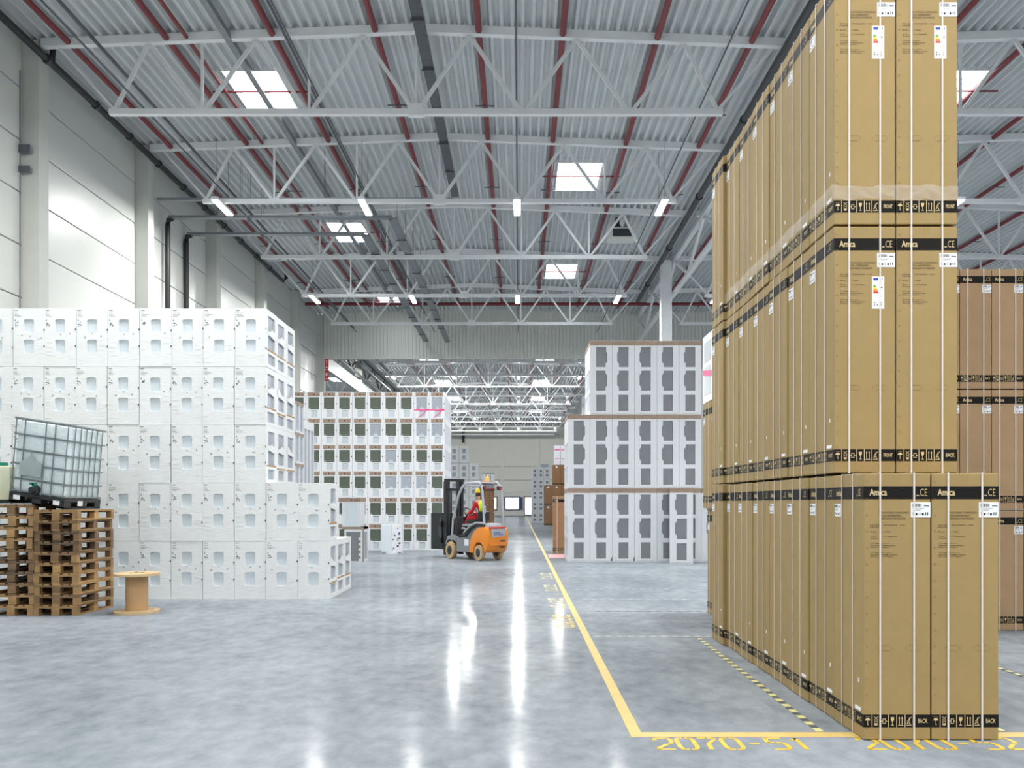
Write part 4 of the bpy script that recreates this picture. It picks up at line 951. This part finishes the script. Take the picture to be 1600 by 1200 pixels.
t = thing('tank', 'pale yellow plastic tank at the left edge beside the tote', 'tank', (PX(-22, 14.2), 14.6, 1.517))
MB().box(-.36, .36, -.45, .45, .02, .52).obj('tank_body', 'ytank', t, bevel=.05, smooth=True); MB().box(-.37, .37, -.46, .46, 0, .05).obj('base_tray', 'black', t)
MB().lathe([(0, .52), (.1, .52), (.1, .58), (0, .58)], 16).obj('lid', 'valve', t)
# ---------------------------------------------------------------- cable drum
yd = GY(957); t = thing('cable_drum', 'empty wooden cable drum standing by the pallets', 'cable drum', (PX(214, yd), yd, 0))
fr_ = .39; hd = PZ(895, yd)
for z, nm in ((0, 'lower_flange'), (hd - .035, 'upper_flange')): MB().lathe([(0, z), (fr_, z), (fr_, z + .035), (.0, z + .035)], 40, sx=K).obj(nm, 'ply', t, smooth=True)
MB().lathe([(.19, .035), (.19, hd - .035)], 32, sx=K).obj('drum_core', 'drum', t, smooth=True)
for a in range(3): MB().lathe([(0, hd), (.035, hd), (.035, hd + .004), (0, hd + .004)], 10, ((.1 * math.cos(a * 2.1)) * K, .1 * math.sin(a * 2.1), 0)).obj('bolt_hole', 'ink2', t)
# ---------------------------------------------------------------- forklift
FA = R(45); FXo, FYo = -.80, 27.27
def ft(x, y, z): return ((x * math.cos(FA) - y * math.sin(FA)) * K, x * math.sin(FA) + y * math.cos(FA), z)
fl = thing('forklift', 'orange and grey forklift with clamp plates parked in the aisle', 'forklift', (FXo, FYo, 0))
def fo(mb, name, m, parent=None, bevel=0, smooth=False):
    me = mb.mesh(name, m, bevel=bevel, smooth=smooth)
    for v in me.vertices: v.co = ft(*v.co)
    return ob(name, me, parent or fl)
arch = [(.28 * math.cos(R(a)), .21 + .28 * math.sin(R(a))) for a in range(0, 181, 20)]
cw_ = [(-.40, .30), (-.46, .45), (-.47, .70), (-.42, .84), (-.30, .90), (.0, .88), (.24, .78), (.4, .62), (.47, .45), (.5, .2), (.32, .2)] + arch + [(-.32, .22)]
fo(MB().prism(cw_, -.5, .5), 'counterweight', 'orange', bevel=.025, smooth=True)
fo(MB().prism([(-.49, .40), (-.49, .46), (-.44, .46), (-.44, .4)], -.4, .4), 'bumper_rib', 'orange', bevel=.01)
for z in (.5, .42, .34): fo(MB().box(.1, .34, -.478, -.46, z, z + .035), 'cooling_slot', 'black')
rp_ = fo(MB().prism([(-.36, .84), (.36, .84), (.3, .64), (-.28, .62)], -.485, -.455, lambda y, a, z: (a, y, z)), 'rear_panel', 'fgrey2', bevel=.006)
fo(MB().text('STILL', -.22, .24, .67, .75, lambda u, v, o: (u, -.487 - o, v), 0, .02), 'rear_lettering', 'blue', rp_)
fo(MB().box(-.38, .38, -.47, -.40, .845, .895), 'tail_lamp', 'red', bevel=.01)
fo(MB().prism([(.45, .2), (1.22, .2), (1.22, .62), (.85, .66), (.45, .5)], -.48, .48), 'chassis', 'fgrey', bevel=.02)
fo(MB().prism([(1.2, .44), (1.24, .58), (1.42, .66), (1.7, .62), (1.8, .45), (1.8, .36), (1.7, .5), (1.5, .53), (1.3, .5)], -.5, .5), 'front_fender', 'fgrey', bevel=.01)
fo(MB().box(-.36, .36, 1.15, 1.85, .2, .5), 'front_frame', 'dark')
fo(MB().prism([(-.34, .88), (-.2, .97), (.3, .98), (.95, .96), (1.0, .6), (.4, .5), (.1, .84)], -.44, .44), 'hood', 'fgrey', bevel=.03, smooth=True)
fo(MB().tube([(-.47, -.3, .93), (-.49, .1, .95), (-.5, .4, .86), (-.5, .7, .66), (-.5, 1.05, .62)], .035, 8), 'trim_strip', 'black')
fo(MB().tube([(-.47, -.3, .99), (-.48, .12, 1.0), (-.49, .45, .92), (-.49, .8, .72)], .03, 8), 'trim_strip', 'fgrey2')
sp_ = fo(MB().box(-.475, -.44, .62, 1.02, .7, .9), 'side_panel', 'ink', bevel=.008)
fo(MB().text('STILL', .06, .3, .82, .87, lambda u, v, o: (-.478 - o, 1.0 - u, v), 0, .03), 'side_lettering', 'sticker', sp_)
fo(MB().box(-.486, -.48, .55, .78, .38, .56), 'white_notice', 'sticker')
fo(MB().box(-.3, .3, .38, .86, .98, 1.08), 'seat', 'black', bevel=.04, smooth=True)
fo(MB().prism([(.26, 1.04), (.38, 1.04), (.32, 1.3), (.22, 1.29)], -.26, .26), 'backrest', 'black', bevel=.04, smooth=True)
fo(MB().box(-.4, .4, .86, 1.5, .5, .54), 'floor_plate', 'dark')
fo(MB().prism([(1.3, .54), (1.5, .54), (1.42, 1.15), (1.3, 1.15)], -.36, .36), 'dashboard', 'dark', bevel=.02)
sw_ = fo(MB().tube([(0, 1.32, 1.05), (0, 1.12, 1.24)], .03, 8), 'steering_column', 'black')
ring = [(.17 * math.cos(a * math.pi / 8), 1.12 + .11 * math.sin(a * math.pi / 8), 1.25 + .13 * math.sin(a * math.pi / 8)) for a in range(17)]
fo(MB().tube(ring, .016, 6, False), 'steering_wheel', 'black', sw_)
for s in (-1, 1):
    fo(MB().tube([(s * .46, 1.5, .5), (s * .46, 1.42, 1.1), (s * .44, 1.15, 1.72), (s * .43, .95, 1.95), (s * .43, .75, 2.04), (s * .43, 0, 2.06), (s * .44, -.12, 1.98), (s * .46, -.2, 1.5), (s * .46, -.26, .92)], .042, 8), 'guard_frame', 'fgrey2', smooth=True)
for y, z in ((.9, 1.99), (.65, 2.05), (.45, 2.05), (.25, 2.05), (0.02, 2.06)): fo(MB().tube([(-.43, y, z), (.43, y, z)], .025, 6), 'guard_bar', 'fgrey2' if y > .8 or y < .1 else 'dark')
fo(MB().box(-.5, -.42, -.3, -.2, 1.25, 1.45), 'fluid_box', 'fgrey2', bevel=.01)
bc = fo(MB().lathe([(0, 0), (.06, 0), (.06, .1), (.03, .15), (0, .15)], 12, (.0, .1, 2.09)), 'beacon', 'beacon')
fo(MB().box(-.4, .4, .04, .12, 2.07, 2.09), 'beacon_bar', 'red')
for s in (-1, 1):
    fo(MB().box(s * .36 - .09, s * .36 + .09, -.2, -.1, 1.86, 1.97), 'work_lamp', 'black', bevel=.03); fo(MB().box(s * .36 - .05, s * .36 + .05, -.215, -.2, 1.88, 1.94), 'lamp_lens', 'red')
for s in (-1, 1):
    fo(MB().box(s * .36 - .06, s * .36 + .06, 1.86, 2.02, .08, 2.12), 'mast_rail', 'black'); fo(MB().box(s * .25 - .04, s * .25 + .04, 1.9, 2.06, .1, 2.16), 'inner_rail', 'dark')
    fo(MB().tube([(s * .16, 1.9, .2), (s * .16, 1.9, 1.9)], .035, 8), 'lift_cylinder', 'black')
for z in (2.12, 1.86, .35): fo(MB().box(-.46, .46, 1.86, 1.94, z, z + .07), 'mast_crossbar', 'black')
fo(MB().box(-.5, .5, 2.08, 2.16, .4, .55).box(-.5, .5, 2.08, 2.16, .85, 1.0), 'carriage', 'black')
fo(MB().box(-.4, .4, 2.16, 2.3, .45, 1.1), 'clamp_body', 'dark', bevel=.03)
for s in (-1, 1):
    c = fo(MB().box(s * .25 - .025, s * .25 + .025, 2.24, 2.95, .22, 1.24), 'clamp_plate', 'black', bevel=.01)
    fo(MB().box(s * .25 - .05, s * .25 + .05, 2.2, 2.5, .6, .9), 'clamp_arm', 'dark', c)
    fo(MB().tube([(s * .3, 1.9, .9), (s * .4, 2.1, 1.05), (s * .32, 2.2, .8)], .03, 6), 'hydraulic_hose', 'black')
def wheel(x, y, r, w):
    c = (x, y, r); t = fo(MB().lathe([(r * .55, -w / 2), (r * .95, -w / 2), (r, -w / 2 + .03), (r, w / 2 - .03), (r * .95, w / 2), (r * .55, w / 2)], 28, c, 'x'), 'wheel', 'tyre', smooth=True)
    fo(MB().lathe([(0, -w / 2 + .04), (r * .3, -w / 2 + .02), (r * .34, -w / 2 - .012), (r * .56, -w / 2 + .01), (r * .56, w / 2 - .01), (r * .34, w / 2 + .012), (0, w / 2 - .03)], 20, c, 'x'), 'rim', 'dark', t, smooth=True)
    hb = MB()
    for a in range(6): hb.tube([(x - w / 2 - .02, y + r * .22 * math.cos(a * 1.047), r + r * .22 * math.sin(a * 1.047)), (x + w / 2 + .02, y + r * .22 * math.cos(a * 1.047), r + r * .22 * math.sin(a * 1.047))], .014, 6)
    fo(hb, 'wheel_bolts', 'galv', t)
for s in (-1, 1): wheel(s * .47, 1.5, .235, .2); wheel(s * .44, 0, .212, .18)
# ---------------------------------------------------------------- driver
def skin(name, pts, edges, m, sub=1, root=0, bake=ft):
    me = bpy.data.meshes.new(name); me.from_pydata([p[:3] for p in pts], edges, [])
    o = bpy.data.objects.new(name, me); COL.objects.link(o)
    o.modifiers.new('s', 'SKIN').use_smooth_shade = True
    for i, p in enumerate(pts):
        r = p[3] if isinstance(p[3], tuple) else (p[3], p[3]); me.skin_vertices[0].data[i].radius = r; me.skin_vertices[0].data[i].use_root = (i == root)
    s = o.modifiers.new('u', 'SUBSURF'); s.levels = s.render_levels = sub
    n = bpy.data.meshes.new_from_object(o.evaluated_get(bpy.context.evaluated_depsgraph_get()))
    bpy.data.objects.remove(o); n.materials.clear(); n.materials.append(M[m])
    for v in n.vertices: v.co = bake(*v.co)
    for p in n.polygons: p.use_smooth = True
    n.name = name; return n
P = [(0, .52, 1.13, .13), (0, .5, 1.32, .125), (-.01, .5, 1.5, .13), (-.02, .52, 1.6, .055), (-.03, .54, 1.66, .055), (-.04, .56, 1.74, .088), (-.04, .57, 1.82, .075),      # 0-6 trunk, neck, head
     (-.1, .56, 1.11, .095), (-.13, .98, 1.12, .072), (-.13, 1.08, .72, .052), (-.13, 1.06, .6, .045), (-.13, 1.24, .57, .035),                                            # 7-11 left leg
     (.1, .56, 1.11, .095), (.12, .98, 1.12, .072), (.12, 1.08, .72, .052), (.12, 1.06, .6, .045), (.12, 1.24, .57, .035),                                                   # 12-16 right leg
     (-.2, .5, 1.52, .062), (-.26, .62, 1.28, .048), (-.17, .92, 1.24, .036), (-.15, 1.0, 1.26, .034), (.2, .5, 1.52, .062), (.27, .6, 1.28, .048), (.18, .9, 1.24, .036), (.15, 1.0, 1.26, .034)]
E = [(0, 1), (1, 2), (2, 3), (3, 4), (4, 5), (5, 6), (0, 7), (7, 8), (8, 9), (9, 10), (10, 11), (0, 12), (12, 13), (13, 14), (14, 15), (15, 16), (2, 17), (17, 18), (18, 19), (19, 20), (2, 21), (21, 22), (22, 23), (23, 24)]
for wr2, sx in ((20, -1), (24, 1)):
    x, y, z, _ = P[wr2]
    for k_, (dx, ln) in enumerate(((-.026, .05), (-.009, .06), (.009, .058), (.026, .045))):
        i = len(P); P += [(x + dx, y + .03, z + .02, .010), (x + dx, y + .03 + ln * .6, z + .01, .009), (x + dx, y + .03 + ln * .7, z - .02, .008)]; E += [(wr2, i), (i, i + 1), (i + 1, i + 2)]
    i = len(P); P += [(x - sx * .04, y + .0, z + .015, .011), (x - sx * .05, y + .04, z + .0, .009)]; E += [(wr2, i), (i, i + 1)]
dr = thing('person', 'seated driver in hi-vis yellow vest and red work clothes on the forklift', 'person', (FXo, FYo, 0))
ob('body', skin('body', P, E, 'skin'), dr)
# face details on the head (looking forward, turned a little left)
hx, hy, hz_ = -.04, .56, 1.76
fc = MB().lathe([(0, -.03), (.016, -.02), (.012, .01), (0, .02)], 8, (hx, hy + .098, hz_ - .01), 'z'); fo(fc, 'nose', 'skin', dr)
for s in (-1, 1):
    fo(MB().lathe([(0, -.012), (.011, 0), (0, .012)], 8, (hx + s * .032, hy + .085, hz_ + .012)), 'eye', 'ink', dr); fo(MB().lathe([(0, -.03), (.02, -.01), (.022, .012), (0, .03)], 8, (hx + s * .09, hy, hz_ - .005)), 'ear', 'skin', dr)
fo(MB().box(hx - .024, hx + .024, hy + .083, hy + .092, hz_ - .05, hz_ - .042), 'mouth', 'red', dr)
def grow(idx, ed, add, m, nm, extra=None):
    mp = {q: i for i, q in enumerate(idx)}
    pts = [(P[q][0], P[q][1], P[q][2], P[q][3] + (add if not extra or q not in extra else extra[q])) for q in idx]
    return ob(nm, skin(nm, pts, [(mp[a], mp[b]) for a, b in ed], m), dr)
grow([0, 7, 8, 9, 10, 12, 13, 14, 15], [(0, 1 + 6), (7, 8), (8, 9), (9, 10), (0, 12), (12, 13), (13, 14), (14, 15)], .018, 'redcl', 'trousers')
grow([0, 1, 2, 17, 18, 19, 21, 22, 23], [(0, 1), (1, 2), (2, 17), (17, 18), (18, 19), (2, 21), (21, 22), (22, 23)], .014, 'redcl', 'jacket')
ob('vest', skin('vest', [(0, .52, 1.24, .165), (0, .5, 1.4, .18), (-.01, .5, 1.52, .17), (-.02, .51, 1.6, .08)], [(0, 1), (1, 2), (2, 3)], 'vest'), dr)
ob('vest_hem', skin('vest_hem', [(0, .52, 1.16, .15), (0, .5, 1.34, .15)], [(0, 1)], 'black'), dr)
fo(MB().tube([(-.13, .46, 1.26), (-.15, .5, 1.4)], .04, 8), 'reflective_band', 'fgrey2', dr)
for a, b in ((10, 11), (15, 16)): ob('shoe', skin('shoe', [(P[a][0], P[a][1], P[a][2] - .0, .055), (P[b][0], P[b][1], P[b][2], .048)], [(0, 1)], 'shoe'), dr)
fo(MB().lathe([(.097, 0), (.1, .05), (.08, .1), (.04, .125), (0, .13)], 16, (hx, hy, hz_ + .03)), 'cap', 'yel', dr, smooth=True)
fo(MB().prism([(hx - .07, hy + .06), (hx + .07, hy + .06), (hx + .05, hy + .16), (hx - .05, hy + .16)], hz_ + .035, hz_ + .05, lambda z, a, b_: (a, b_, z)), 'cap_peak', 'yel', dr)
fo(MB().lathe([(.09, -.05), (.096, .035)], 14, (hx, hy - .012, hz_)), 'hair', 'hair', dr)
